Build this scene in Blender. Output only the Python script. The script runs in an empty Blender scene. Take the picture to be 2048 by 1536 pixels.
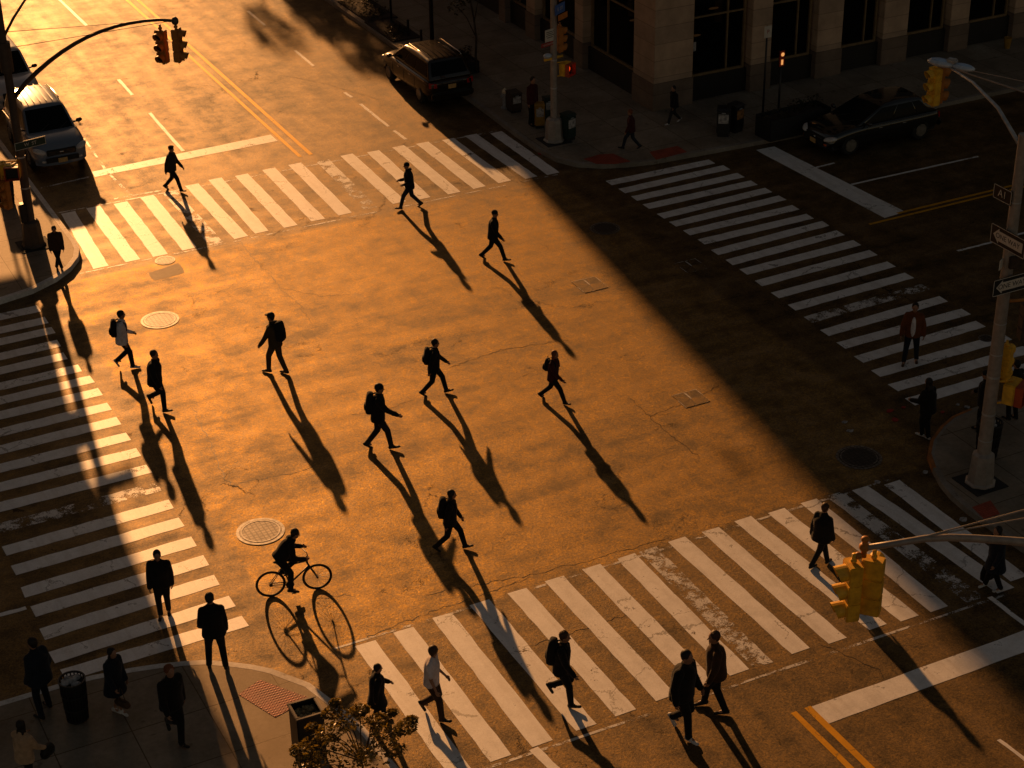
import bpy, bmesh, math, random
from mathutils import Vector, Matrix, noise as mnoise
R = math.radians
sc = bpy.context.scene
col = sc.collection
rnd = random.Random(7)

# ------------------------------------------------------------------ camera
F_PX, PITCH, ROLL, TH, CAM_H = 3720.467, 0.5052769, -0.0162098, 0.4652413, 24.0
_c, _s = math.cos(TH), math.sin(TH)
def to_uv(a):
    return Vector((a[0]*_c + a[1]*_s, -a[0]*_s + a[1]*_c, a[2]))
_fw = Vector((0, math.cos(PITCH), -math.sin(PITCH)))
_rt = Vector((1, 0, 0)); _up = _rt.cross(_fw)
_rt2 = math.cos(ROLL)*_rt + math.sin(ROLL)*_up
_up2 = -math.sin(ROLL)*_rt + math.cos(ROLL)*_up
FW, RT, UP = to_uv(_fw), to_uv(_rt2), to_uv(_up2)
def G(px, py, z=0.0):
    """ground (or height z) point that the photo shows at this pixel of the 2048 px photo"""
    d = FW*F_PX + RT*(px-1024) - UP*(py-768)
    t = (z-CAM_H)/d.z
    return Vector((d.x*t, d.y*t, z))
def PX(p):
    q = Vector(p)-Vector((0, 0, CAM_H)); w = q.dot(FW)
    return 1024+F_PX*q.dot(RT)/w, 768-F_PX*q.dot(UP)/w
cam_d = bpy.data.cameras.new('camera'); cam = bpy.data.objects.new('camera', cam_d); col.objects.link(cam)
m = Matrix((( RT.x, UP.x, -FW.x, 0), (RT.y, UP.y, -FW.y, 0), (RT.z, UP.z, -FW.z, CAM_H), (0, 0, 0, 1)))
cam.matrix_world = m
cam_d.sensor_width = 36; cam_d.lens = F_PX/2048*36; cam_d.clip_start = 0.5; cam_d.clip_end = 3000
sc.camera = cam

# ------------------------------------------------------------------ light
SUN_AZ = R(82.0)      # direction towards the sun, from +X
SUN_EL = R(13.7)
w = bpy.data.worlds.new('World'); sc.world = w; w.use_nodes = True
nt = w.node_tree; nt.nodes.clear()
sky = nt.nodes.new('ShaderNodeTexSky'); sky.sky_type = 'NISHITA'; sky.sun_disc = False
sky.sun_elevation = SUN_EL; sky.sun_rotation = math.pi/2-SUN_AZ
sky.air_density = 1.0; sky.dust_density = 0.7
mixw = nt.nodes.new('ShaderNodeMix'); mixw.data_type = 'RGBA'; mixw.blend_type = 'MULTIPLY'
mixw.inputs[0].default_value = 1.0
mixw.inputs[7].default_value = (1.0, 0.66, 0.43, 1)
bg = nt.nodes.new('ShaderNodeBackground'); bg.inputs[1].default_value = 0.042
wo = nt.nodes.new('ShaderNodeOutputWorld')
nt.links.new(sky.outputs[0], mixw.inputs[6]); nt.links.new(mixw.outputs[2], bg.inputs[0]); nt.links.new(bg.outputs[0], wo.inputs[0])
sl = bpy.data.lights.new('sun', 'SUN'); so = bpy.data.objects.new('sun', sl); col.objects.link(so)
sl.energy = 5.0; sl.angle = R(0.8); sl.color = (1.0, 0.46, 0.155)
sd = Vector((math.cos(SUN_AZ)*math.cos(SUN_EL), math.sin(SUN_AZ)*math.cos(SUN_EL), math.sin(SUN_EL)))
so.rotation_euler = sd.to_track_quat('Z', 'Y').to_euler(); so.location = (20, 60, 60)
sc.view_settings.view_transform = 'Standard'; sc.view_settings.look = 'None'
sc.view_settings.exposure = 0; sc.view_settings.gamma = 1
sc.cycles.max_bounces = 6
sc.cycles.use_denoising = True

# ------------------------------------------------------------------ materials
def newmat(name):
    mt = bpy.data.materials.new(name); mt.use_nodes = True
    t = mt.node_tree; b = t.nodes['Principled BSDF']
    return mt, t, b
def N(t, kind, **kw):
    n = t.nodes.new(kind)
    for k, v in kw.items():
        if k.startswith('i_'):
            n.inputs[k[2:].replace('_', ' ')].default_value = v
        else: setattr(n, k, v)
    return n
def L(t, a, b): t.links.new(a, b)
def ramp(t, fac, stops):
    r = t.nodes.new('ShaderNodeValToRGB'); e = r.color_ramp.elements
    e[0].position, e[0].color = stops[0][0], (*stops[0][1], 1) if len(stops[0][1]) == 3 else stops[0][1]
    e[1].position, e[1].color = stops[1][0], (*stops[1][1], 1)
    for p, c in stops[2:]:
        x = e.new(p); x.color = (*c, 1)
    L(t, fac, r.inputs[0]); return r
def mathn(t, op, a, b=None, c=None, clamp=False):
    n = t.nodes.new('ShaderNodeMath'); n.operation = op; n.use_clamp = clamp
    for i, v in enumerate((a, b, c)):
        if v is None: continue
        if isinstance(v, (int, float)): n.inputs[i].default_value = v
        else: L(t, v, n.inputs[i])
    return n.outputs[0]
def mixc(t, fac, a, b, blend='MIX'):
    n = t.nodes.new('ShaderNodeMix'); n.data_type = 'RGBA'; n.blend_type = blend
    for i, v in ((0, fac), (6, a), (7, b)):
        if isinstance(v, (int, float)): n.inputs[i].default_value = v
        elif isinstance(v, tuple): n.inputs[i].default_value = (*v, 1) if len(v) == 3 else v
        else: L(t, v, n.inputs[i])
    return n.outputs[2]
def objco(t, scale=(1, 1, 1), rot=(0, 0, 0)):
    tc = t.nodes.new('ShaderNodeTexCoord'); mp = t.nodes.new('ShaderNodeMapping')
    mp.inputs['Scale'].default_value = scale; mp.inputs['Rotation'].default_value = rot
    L(t, tc.outputs['Object'], mp.inputs['Vector']); return mp.outputs[0]
def noisen(t, vec, scale, detail=6, rough=0.6, dist=0.0):
    n = t.nodes.new('ShaderNodeTexNoise'); n.inputs['Scale'].default_value = scale
    n.inputs['Detail'].default_value = detail; n.inputs['Roughness'].default_value = rough
    n.inputs['Distortion'].default_value = dist
    L(t, vec, n.inputs['Vector']); return n.outputs['Fac']

def simple(name, c, rough=0.6, metal=0.0, var=0.25, scale=6.0, spec=0.5, coat=0.0, bump=0.0, emis=None, es=0.0):
    mt, t, b = newmat(name)
    co = objco(t)
    n = noisen(t, co, scale, 5)
    lo = tuple(x*(1-var) for x in c); hi = tuple(min(1, x*(1+var)) for x in c)
    r = ramp(t, n, [(0.3, lo), (0.7, hi)])
    L(t, r.outputs[0], b.inputs['Base Color'])
    b.inputs['Roughness'].default_value = rough; b.inputs['Metallic'].default_value = metal
    b.inputs['Specular IOR Level'].default_value = spec
    if coat: b.inputs['Coat Weight'].default_value = coat; b.inputs['Coat Roughness'].default_value = 0.05
    if bump:
        bp = t.nodes.new('ShaderNodeBump'); bp.inputs['Strength'].default_value = bump; bp.inputs['Distance'].default_value = 0.02
        n2 = noisen(t, co, scale*6, 4); L(t, n2, bp.inputs['Height']); L(t, bp.outputs[0], b.inputs['Normal'])
    if emis:
        b.inputs['Emission Color'].default_value = (*emis, 1); b.inputs['Emission Strength'].default_value = es
    return mt

def crack_mask(t, co, scale, width, seed=0.0):
    nz = t.nodes.new('ShaderNodeTexNoise'); nz.inputs['Scale'].default_value = scale*3.2; nz.inputs['Detail'].default_value = 7
    nz.inputs['Roughness'].default_value = 0.7
    L(t, co, nz.inputs['Vector'])
    vm = t.nodes.new('ShaderNodeVectorMath'); vm.operation = 'MULTIPLY_ADD'
    L(t, nz.outputs['Color'], vm.inputs[0]); vm.inputs[1].default_value = (0.55/scale, 0.55/scale, 0); L(t, co, vm.inputs[2])
    v = t.nodes.new('ShaderNodeTexVoronoi'); v.feature = 'DISTANCE_TO_EDGE'; v.inputs['Scale'].default_value = scale
    L(t, vm.outputs[0], v.inputs['Vector'])
    line = mathn(t, 'LESS_THAN', v.outputs['Distance'], width)
    gate = noisen(t, co, scale*0.9, 3)
    g = mathn(t, 'GREATER_THAN', gate, 0.50+seed)
    return mathn(t, 'MULTIPLY', line, g)

def mat_asphalt():
    mt, t, b = newmat('asphalt')
    co = objco(t); st = objco(t, (0.13, 1.3, 1), (0, 0, 0.05)); st2 = objco(t, (1.3, 0.10, 1))
    big = noisen(t, co, 0.16, 6, 0.62, 0.6)
    streak = noisen(t, st, 0.9, 7, 0.6, 0.4)
    streak2 = noisen(t, st2, 1.0, 5, 0.6)
    mid = noisen(t, co, 1.3, 7, 0.65)
    grain = noisen(t, co, 24, 6, 0.85)
    speck = noisen(t, co, 14, 4, 0.75)
    # streaks follow the traffic: along the avenue up and down the street, across it inside the crossing
    sy = t.nodes.new('ShaderNodeSeparateXYZ'); L(t, co, sy.inputs[0])
    far = t.nodes.new('ShaderNodeMapRange'); far.interpolation_type = 'SMOOTHSTEP'; L(t, sy.outputs[1], far.inputs[0]); far.inputs[1].default_value = 52; far.inputs[2].default_value = 59
    near = t.nodes.new('ShaderNodeMapRange'); near.interpolation_type = 'SMOOTHSTEP'; L(t, sy.outputs[1], near.inputs[0]); near.inputs[1].default_value = 29; near.inputs[2].default_value = 23
    k = mathn(t, 'MAXIMUM', far.outputs[0], near.outputs[0])
    sx = mathn(t, 'ADD', mathn(t, 'MULTIPLY', streak, mathn(t, 'SUBTRACT', 1.0, k)), mathn(t, 'MULTIPLY', streak2, k))
    a = mathn(t, 'ADD', mathn(t, 'MULTIPLY', big, 0.55), mathn(t, 'MULTIPLY', sx, 0.95))
    a = mathn(t, 'ADD', a, mathn(t, 'MULTIPLY', mid, 1.25))
    a = mathn(t, 'MULTIPLY', a, 0.3636)
    r = ramp(t, a, [(0.41, (0.016, 0.011, 0.007)), (0.50, (0.048, 0.033, 0.021)), (0.58, (0.12, 0.085, 0.055))])
    g = ramp(t, grain, [(0.25, (0.35, 0.35, 0.35)), (0.75, (1.6, 1.6, 1.6))])
    c = mixc(t, 0.85, r.outputs[0], g.outputs[0], 'MULTIPLY')
    sp = ramp(t, speck, [(0.3, (0.6, 0.6, 0.6)), (0.7, (1.35, 1.35, 1.35))])
    c = mixc(t, 0.6, c, sp.outputs[0], 'MULTIPLY')
    # oil stains
    oil = noisen(t, co, 1.1, 9, 0.72)
    om = ramp(t, oil, [(0.62, (0, 0, 0)), (0.70, (1, 1, 1))])
    c = mixc(t, mathn(t, 'MULTIPLY', om.outputs[0], 0.45), c, (0.018, 0.016, 0.014))
    cr = crack_mask(t, co, 0.16, 0.0016, 0.05)
    cr2 = crack_mask(t, co, 0.55, 0.004, 0.11)
    cm = mathn(t, 'MAXIMUM', cr, cr2)
    c = mixc(t, mathn(t, 'MULTIPLY', cm, 0.6), c, (0.008, 0.007, 0.006))
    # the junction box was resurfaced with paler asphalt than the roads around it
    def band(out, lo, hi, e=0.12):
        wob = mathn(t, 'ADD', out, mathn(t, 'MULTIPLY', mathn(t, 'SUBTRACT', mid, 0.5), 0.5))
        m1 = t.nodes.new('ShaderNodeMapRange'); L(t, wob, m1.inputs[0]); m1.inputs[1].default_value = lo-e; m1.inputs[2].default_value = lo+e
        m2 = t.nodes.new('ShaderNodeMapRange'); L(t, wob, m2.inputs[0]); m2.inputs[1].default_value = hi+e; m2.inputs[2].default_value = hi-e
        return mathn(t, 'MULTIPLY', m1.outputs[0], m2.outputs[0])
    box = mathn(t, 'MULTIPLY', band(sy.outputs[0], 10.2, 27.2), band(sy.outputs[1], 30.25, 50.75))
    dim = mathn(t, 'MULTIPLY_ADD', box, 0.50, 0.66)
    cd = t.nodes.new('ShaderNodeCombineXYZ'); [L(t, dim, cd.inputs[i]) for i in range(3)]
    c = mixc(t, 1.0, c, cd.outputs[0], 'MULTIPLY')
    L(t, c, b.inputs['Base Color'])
    rr = mathn(t, 'MULTIPLY_ADD', a, -0.55, 0.815)
    rr = mathn(t, 'ADD', rr, mathn(t, 'MULTIPLY', cm, 0.3))
    rr = mathn(t, 'ADD', rr, mathn(t, 'MULTIPLY', speck, 0.10), clamp=True)
    L(t, rr, b.inputs['Roughness'])
    sv = ramp(t, a, [(0.40, (0.42, 0.42, 0.42)), (0.50, (0.84, 0.84, 0.84)), (0.58, (1, 1, 1))])
    gs = ramp(t, grain, [(0.36, (0.30, 0.30, 0.30)), (0.64, (1.9, 1.9, 1.9))])
    sv2 = mathn(t, 'MULTIPLY', sv.outputs[0], gs.outputs[0]); sv2 = mathn(t, 'MULTIPLY', sv2, mathn(t, 'SUBTRACT', 1.0, mathn(t, 'MULTIPLY', om.outputs[0], 0.55)))
    sv2 = mathn(t, 'MULTIPLY', sv2, mathn(t, 'SUBTRACT', 1.0, mathn(t, 'MULTIPLY', cm, 0.5)))
    mot = noisen(t, co, 4.5, 8, 0.8); mo = ramp(t, mot, [(0.33, (0.5, 0.5, 0.5)), (0.67, (1.5, 1.5, 1.5))])
    sk = ramp(t, speck, [(0.33, (0.5, 0.5, 0.5)), (0.67, (1.5, 1.5, 1.5))])
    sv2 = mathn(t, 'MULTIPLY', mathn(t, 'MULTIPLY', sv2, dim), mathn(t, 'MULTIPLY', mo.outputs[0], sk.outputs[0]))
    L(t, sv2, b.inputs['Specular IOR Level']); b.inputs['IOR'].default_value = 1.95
    b.inputs['Specular Tint'].default_value = (1.0, 0.62, 0.17, 1)
    bp = t.nodes.new('ShaderNodeBump'); bp.inputs['Strength'].default_value = 0.4; bp.inputs['Distance'].default_value = 0.012
    h = mathn(t, 'ADD', grain, mathn(t, 'MULTIPLY', speck, 1.2)); h = mathn(t, 'SUBTRACT', h, mathn(t, 'MULTIPLY', cm, 2.0))
    L(t, h, bp.inputs['Height']); L(t, bp.outputs[0], b.inputs['Normal'])
    return mt

def mat_paint(name, c, wear=0.62, tint=None):
    """thermoplastic road paint, worn through to the asphalt here and there"""
    mt, t, b = newmat(name)
    co = objco(t)
    mid = noisen(t, co, 2.2, 8, 0.7); fine = noisen(t, co, 26, 5, 0.8); big = noisen(t, co, 0.45, 3)
    dirt = noisen(t, co, 5.5, 7, 0.7)
    r = ramp(t, mid, [(0.3, tuple(x*0.75 for x in c)), (0.58, c)])
    r2 = ramp(t, dirt, [(0.26, (0.6, 0.56, 0.5)), (0.44, (1, 1, 1))])
    cc = mixc(t, 0.55, r.outputs[0], r2.outputs[0], 'MULTIPLY')
    ty = noisen(t, objco(t, (3.0, 0.25, 1)), 1.5, 5, 0.6); tr_ = ramp(t, ty, [(0.34, (0.78, 0.75, 0.72)), (0.52, (1, 1, 1))])
    cc = mixc(t, 0.7, cc, tr_.outputs[0], 'MULTIPLY')
    g = ramp(t, fine, [(0.25, (0.7, 0.68, 0.65)), (0.6, (1, 1, 1))])
    cc = mixc(t, 0.7, cc, g.outputs[0], 'MULTIPLY')
    cr = crack_mask(t, co, 0.7, 0.009, 0.02)
    cc = mixc(t, mathn(t, 'MULTIPLY', cr, 0.75), cc, (0.05, 0.045, 0.04))
    L(t, cc, b.inputs['Base Color'])
    b.inputs['Roughness'].default_value = 0.50; b.inputs['Specular IOR Level'].default_value = 1.0; b.inputs['IOR'].default_value = 2.0; b.inputs['Specular Tint'].default_value = (1, .96, .92, 1)
    if tint: b.inputs['Specular Tint'].default_value = (*tint, 1)
    tr = t.nodes.new('ShaderNodeBsdfTransparent'); mx = t.nodes.new('ShaderNodeMixShader')
    k = mathn(t, 'ADD', mathn(t, 'MULTIPLY', mid, 0.55), mathn(t, 'MULTIPLY', fine, 0.30))
    k = mathn(t, 'ADD', k, mathn(t, 'MULTIPLY', big, 0.25))
    hole = ramp(t, k, [(wear-0.01, (0, 0, 0)), (wear+0.03, (1, 1, 1))])
    L(t, hole.outputs[0], mx.inputs[0]); L(t, b.outputs[0], mx.inputs[1]); L(t, tr.outputs[0], mx.inputs[2])
    L(t, mx.outputs[0], t.nodes['Material Output'].inputs[0])
    bp = t.nodes.new('ShaderNodeBump'); bp.inputs['Strength'].default_value = 0.3; bp.inputs['Distance'].default_value = 0.01
    L(t, fine, bp.inputs['Height']); L(t, bp.outputs[0], b.inputs['Normal'])
    return mt

def mat_concrete(name, c, slab=(1.55, 1.55), joint=True):
    mt, t, b = newmat(name)
    co = objco(t)
    n1 = noisen(t, co, 0.7, 7, 0.65); n2 = noisen(t, co, 9, 5, 0.7); n3 = noisen(t, co, 60, 2, 0.7)
    r = ramp(t, n1, [(0.3, tuple(x*0.55 for x in c)), (0.7, tuple(x*1.25 for x in c))])
    r2 = ramp(t, n2, [(0.25, (0.6, 0.6, 0.6)), (0.7, (1.2, 1.2, 1.2))])
    cc = mixc(t, 0.7, r.outputs[0], r2.outputs[0], 'MULTIPLY')
    spot = noisen(t, co, 3.7, 2, 0.4); sm = ramp(t, spot, [(0.70, (0, 0, 0)), (0.73, (1, 1, 1))])
    cc = mixc(t, mathn(t, 'MULTIPLY', sm.outputs[0], 0.5), cc, (0.03, 0.03, 0.03))
    hgt = n3
    if joint:
        sep = t.nodes.new('ShaderNodeSeparateXYZ'); L(t, co, sep.inputs[0])
        ms = []; ids = []
        for ax, sz in ((0, slab[0]), (1, slab[1])):
            q = mathn(t, 'DIVIDE', sep.outputs[ax], sz); fr = mathn(t, 'FRACT', q)
            d = mathn(t, 'ABSOLUTE', mathn(t, 'SUBTRACT', fr, 0.5)); ms.append(mathn(t, 'GREATER_THAN', d, 0.5-0.012/sz))
            ids.append(mathn(t, 'FLOOR', q))
        jm = mathn(t, 'MAXIMUM', ms[0], ms[1])
        cb = t.nodes.new('ShaderNodeCombineXYZ'); L(t, ids[0], cb.inputs[0]); L(t, ids[1], cb.inputs[1])
        wn = t.nodes.new('ShaderNodeTexWhiteNoise'); L(t, cb.outputs[0], wn.inputs[0])
        sv = ramp(t, wn.outputs[0], [(0, (0.78, 0.78, 0.78)), (1, (1.12, 1.12, 1.12))])
        cc = mixc(t, 0.8, cc, sv.outputs[0], 'MULTIPLY')
        cc = mixc(t, mathn(t, 'MULTIPLY', jm, 0.85), cc, (0.015, 0.013, 0.011))
        hgt = mathn(t, 'SUBTRACT', n3, mathn(t, 'MULTIPLY', jm, 3.0))
    L(t, cc, b.inputs['Base Color']); b.inputs['Roughness'].default_value = 0.66; b.inputs['IOR'].default_value = 1.75; b.inputs['Specular Tint'].default_value = (1, .70, .32, 1)
    bp = t.nodes.new('ShaderNodeBump'); bp.inputs['Strength'].default_value = 0.4; bp.inputs['Distance'].default_value = 0.01
    L(t, hgt, bp.inputs['Height']); L(t, bp.outputs[0], b.inputs['Normal'])
    return mt

def mat_stone(name, c):
    mt, t, b = newmat(name)
    co = objco(t)
    n1 = noisen(t, co, 1.1, 7, 0.65); n2 = noisen(t, co, 14, 5, 0.7)
    sep = t.nodes.new('ShaderNodeSeparateXYZ'); L(t, co, sep.inputs[0])
    q = mathn(t, 'DIVIDE', sep.outputs[2], 0.62); fr = mathn(t, 'FRACT', q)
    jm = mathn(t, 'GREATER_THAN', fr, 0.965)
    wn = t.nodes.new('ShaderNodeTexWhiteNoise'); wn.noise_dimensions = '1D'; L(t, mathn(t, 'FLOOR', q), wn.inputs['W'])
    r = ramp(t, n1, [(0.3, tuple(x*0.7 for x in c)), (0.7, tuple(x*1.2 for x in c))])
    sv = ramp(t, wn.outputs[0], [(0, (0.85, 0.85, 0.85)), (1, (1.1, 1.08, 1.05))])
    cc = mixc(t, 0.8, r.outputs[0], sv.outputs[0], 'MULTIPLY')
    cc = mixc(t, mathn(t, 'MULTIPLY', jm, 0.6), cc, tuple(x*0.25 for x in c))
    L(t, cc, b.inputs['Base Color']); b.inputs['Roughness'].default_value = 0.8
    bp = t.nodes.new('ShaderNodeBump'); bp.inputs['Strength'].default_value = 0.3; bp.inputs['Distance'].default_value = 0.02
    L(t, mathn(t, 'SUBTRACT', n2, jm), bp.inputs['Height']); L(t, bp.outputs[0], b.inputs['Normal'])
    return mt

def mat_tactile(name, c):
    mt, t, b = newmat(name)
    co = objco(t); sep = t.nodes.new('ShaderNodeSeparateXYZ'); L(t, co, sep.inputs[0])
    ds = []
    for ax in (0, 1):
        fr = mathn(t, 'FRACT', mathn(t, 'DIVIDE', sep.outputs[ax], 0.075)); ds.append(mathn(t, 'POWER', mathn(t, 'SUBTRACT', fr, 0.5), 2))
    d = mathn(t, 'SQRT', mathn(t, 'ADD', ds[0], ds[1]))
    dome = mathn(t, 'SUBTRACT', 1.0, mathn(t, 'MULTIPLY', d, 3.2), clamp=True)
    n = noisen(t, co, 3, 6, 0.7)
    r = ramp(t, n, [(0.35, tuple(x*0.45 for x in c)), (0.65, c)])
    cc = mixc(t, mathn(t, 'MULTIPLY', mathn(t, 'SUBTRACT', 1.0, dome, clamp=True), 0.45), r.outputs[0], tuple(x*0.3 for x in c))
    L(t, cc, b.inputs['Base Color']); b.inputs['Roughness'].default_value = 0.6
    bp = t.nodes.new('ShaderNodeBump'); bp.inputs['Strength'].default_value = 1.0; bp.inputs['Distance'].default_value = 0.02
    L(t, dome, bp.inputs['Height']); L(t, bp.outputs[0], b.inputs['Normal'])
    return mt

def mat_cover(name, c):
    mt, t, b = newmat(name)
    co = objco(t); sep = t.nodes.new('ShaderNodeSeparateXYZ'); L(t, co, sep.inputs[0])
    fr = [mathn(t, 'ABSOLUTE', mathn(t, 'SUBTRACT', mathn(t, 'FRACT', mathn(t, 'DIVIDE', sep.outputs[a], 0.11)), 0.5)) for a in (0, 1)]
    g = mathn(t, 'GREATER_THAN', mathn(t, 'MAXIMUM', fr[0], fr[1]), 0.36)
    n = noisen(t, co, 7, 5, 0.7)
    r = ramp(t, n, [(0.3, tuple(x*0.5 for x in c)), (0.7, tuple(x*1.3 for x in c))])
    cc = mixc(t, mathn(t, 'MULTIPLY', g, 0.7), r.outputs[0], tuple(x*0.25 for x in c))
    L(t, cc, b.inputs['Base Color']); b.inputs['Roughness'].default_value = 0.48; b.inputs['Metallic'].default_value = 0.5
    bp = t.nodes.new('ShaderNodeBump'); bp.inputs['Strength'].default_value = 0.8; bp.inputs['Distance'].default_value = 0.012; bp.invert = True
    L(t, g, bp.inputs['Height']); L(t, bp.outputs[0], b.inputs['Normal'])
    return mt

def mat_leaf(name, c1, c2):
    mt, t, b = newmat(name)
    co = objco(t); n = noisen(t, co, 9, 2)
    r = ramp(t, n, [(0.35, c1), (0.65, c2)])
    L(t, r.outputs[0], b.inputs['Base Color']); b.inputs['Roughness'].default_value = 0.45
    tl = t.nodes.new('ShaderNodeBsdfTranslucent'); L(t, r.outputs[0], tl.inputs[0])
    mx = t.nodes.new('ShaderNodeMixShader'); mx.inputs[0].default_value = 0.4
    L(t, b.outputs[0], mx.inputs[1]); L(t, tl.outputs[0], mx.inputs[2]); L(t, mx.outputs[0], t.nodes['Material Output'].inputs[0])
    return mt

M = {}
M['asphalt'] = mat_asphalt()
M['white_paint'] = mat_paint('white road paint', (0.93, 0.92, 0.92), 0.645)
M['worn_paint'] = mat_paint('worn white road paint', (0.8, 0.78, 0.76), 0.535)
M['yellow_paint'] = mat_paint('yellow road paint', (0.80, 0.36, 0.012), 0.66, (1, .60, .06))
M['concrete'] = mat_concrete('sidewalk concrete', (0.24, 0.20, 0.16))
M['kerb'] = mat_concrete('kerb stone', (0.78, 0.76, 0.74), joint=False)  # made paler for the sunlit corners; sunlight put into the colour
M['kerb_shaded'] = mat_concrete('shaded kerb stone', (0.24, 0.22, 0.20), joint=False)  # darker copy for the shaded corners; shade put into the colour
M['kerb_paint'] = simple('orange kerb paint', (0.35, 0.12, 0.02), 0.7, var=0.5, scale=4)
M['stone'] = mat_stone('limestone', (0.46, 0.32, 0.22))
M['plinth'] = mat_stone('dark limestone plinth', (0.20, 0.14, 0.10))
M['shopfront'] = simple('dark bronze shopfront', (0.016, 0.014, 0.013), 0.45)
M['frame'] = simple('tan window frame', (0.20, 0.13, 0.06), 0.5)
M['glass'] = simple('dark window glass', (0.006, 0.006, 0.007), 0.08, var=0.1)
M['interior'] = simple('dim shop interior', (0.05, 0.03, 0.02), 0.8)
M['tactile'] = mat_tactile('red tactile paving', (0.55, 0.075, 0.025))
M['cover'] = mat_cover('cast iron cover', (0.26, 0.22, 0.18))
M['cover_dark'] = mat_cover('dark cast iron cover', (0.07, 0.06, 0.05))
M['cover_ring'] = simple('cover ring', (0.5, 0.46, 0.4), 0.5, 0.3, var=0.5, scale=9)
M['black'] = simple('black metal', (0.012, 0.012, 0.013), 0.45)
M['blackmatt'] = simple('matt black', (0.012, 0.011, 0.011), 0.8)
M['green'] = simple('dark green metal', (0.012, 0.03, 0.024), 0.45)
M['steel'] = simple('painted steel pole', (0.30, 0.26, 0.23), 0.5, 0.2, var=0.2)
M['darksteel'] = simple('dark painted steel pole', (0.07, 0.05, 0.04), 0.5, 0.2)
M['galv'] = simple('galvanised steel', (0.42, 0.43, 0.45), 0.45, 0.5)
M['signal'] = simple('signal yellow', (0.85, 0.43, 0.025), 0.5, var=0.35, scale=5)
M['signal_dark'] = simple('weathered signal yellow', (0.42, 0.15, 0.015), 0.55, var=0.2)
M['lens'] = simple('unlit signal lens', (0.02, 0.015, 0.012), 0.2)
M['redlens'] = simple('lit red hand', (0.3, 0.02, 0.01), 0.4, emis=(1.0, 0.06, 0.01), es=0.7)
M['redbox'] = simple('orange red hood', (0.40, 0.05, 0.01), 0.5)
M['lamp'] = simple('lamp housing', (0.45, 0.5, 0.58), 0.4, 0.2)
M['lampglass'] = simple('lamp glass', (0.3, 0.42, 0.6), 0.2)
M['sign_black'] = simple('black sign', (0.01, 0.01, 0.01), 0.5)
M['sign_white'] = simple('white sign', (0.6, 0.55, 0.48), 0.5, var=0.1)
M['sign_blue'] = simple('blue sign', (0.05, 0.13, 0.42), 0.5)
M['sign_green'] = simple('dark green sign', (0.012, 0.04, 0.03), 0.5)
M['sign_orange'] = simple('orange sign', (0.55, 0.17, 0.02), 0.5)
M['red'] = simple('red', (0.35, 0.02, 0.01), 0.5)
M['newsyellow'] = simple('mustard box', (0.32, 0.17, 0.02), 0.5)
M['poster'] = simple('poster paper', (0.35, 0.33, 0.32), 0.7, var=0.7, scale=9)
M['poster2'] = simple('orange poster', (0.24, 0.11, 0.03), 0.7, var=0.7, scale=9)
M['hydrant'] = simple('grey hydrant', (0.24, 0.24, 0.25), 0.5, var=0.4, scale=12)
M['hydrant_cap'] = simple('cream hydrant cap', (0.6, 0.5, 0.35), 0.5)
M['soil'] = simple('dark soil', (0.035, 0.022, 0.015), 0.95, var=0.6, scale=12, bump=0.8)
M['rubber'] = simple('tyre rubber', (0.012, 0.012, 0.012), 0.85)
M['rim'] = simple('alloy rim', (0.30, 0.28, 0.26), 0.35, 0.7)
M['chrome'] = simple('chrome', (0.6, 0.58, 0.55), 0.15, 1.0, var=0.05)
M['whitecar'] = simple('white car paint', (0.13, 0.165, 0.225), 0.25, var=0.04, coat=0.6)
M['silvercar'] = simple('silver car paint', (0.48, 0.49, 0.52), 0.28, 0.2, var=0.04, coat=0.6)
M['browncar'] = simple('bronze car paint', (0.012, 0.007, 0.004), 0.25, 0.3, var=0.05, coat=0.9)
M['blackcar'] = simple('black car paint', (0.004, 0.005, 0.006), 0.15, var=0.05, coat=0.8)
M['carglass'] = simple('tinted car glass', (0.006, 0.008, 0.009), 0.12, var=0.05, spec=0.08)
M['headlamp'] = simple('headlamp glass', (0.55, 0.52, 0.5), 0.12, var=0.3, scale=20)
M['amber'] = simple('amber lamp', (0.6, 0.10, 0.01), 0.25)
M['taillamp'] = simple('red tail lamp', (0.38, 0.006, 0.006), 0.2)
M['plate'] = simple('licence plate', (0.55, 0.34, 0.12), 0.5, var=0.2, scale=20)
M['skin'] = simple('skin', (0.30, 0.15, 0.09), 0.55, var=0.1)
M['bark'] = simple('bark', (0.05, 0.032, 0.02), 0.9, var=0.5, scale=14, bump=0.8)
M['leaf_gold'] = mat_leaf('golden autumn leaves', (0.035, 0.032, 0.008), (0.36, 0.23, 0.028))
M['leaf_dark'] = mat_leaf('dark leaves', (0.018, 0.022, 0.008), (0.055, 0.04, 0.012))
M['netting'] = simple('dark shade netting', (0.03, 0.03, 0.03), 0.9)
M['trash'] = simple('rubbish', (0.30, 0.22, 0.10), 0.8, var=0.8, scale=30)

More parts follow.
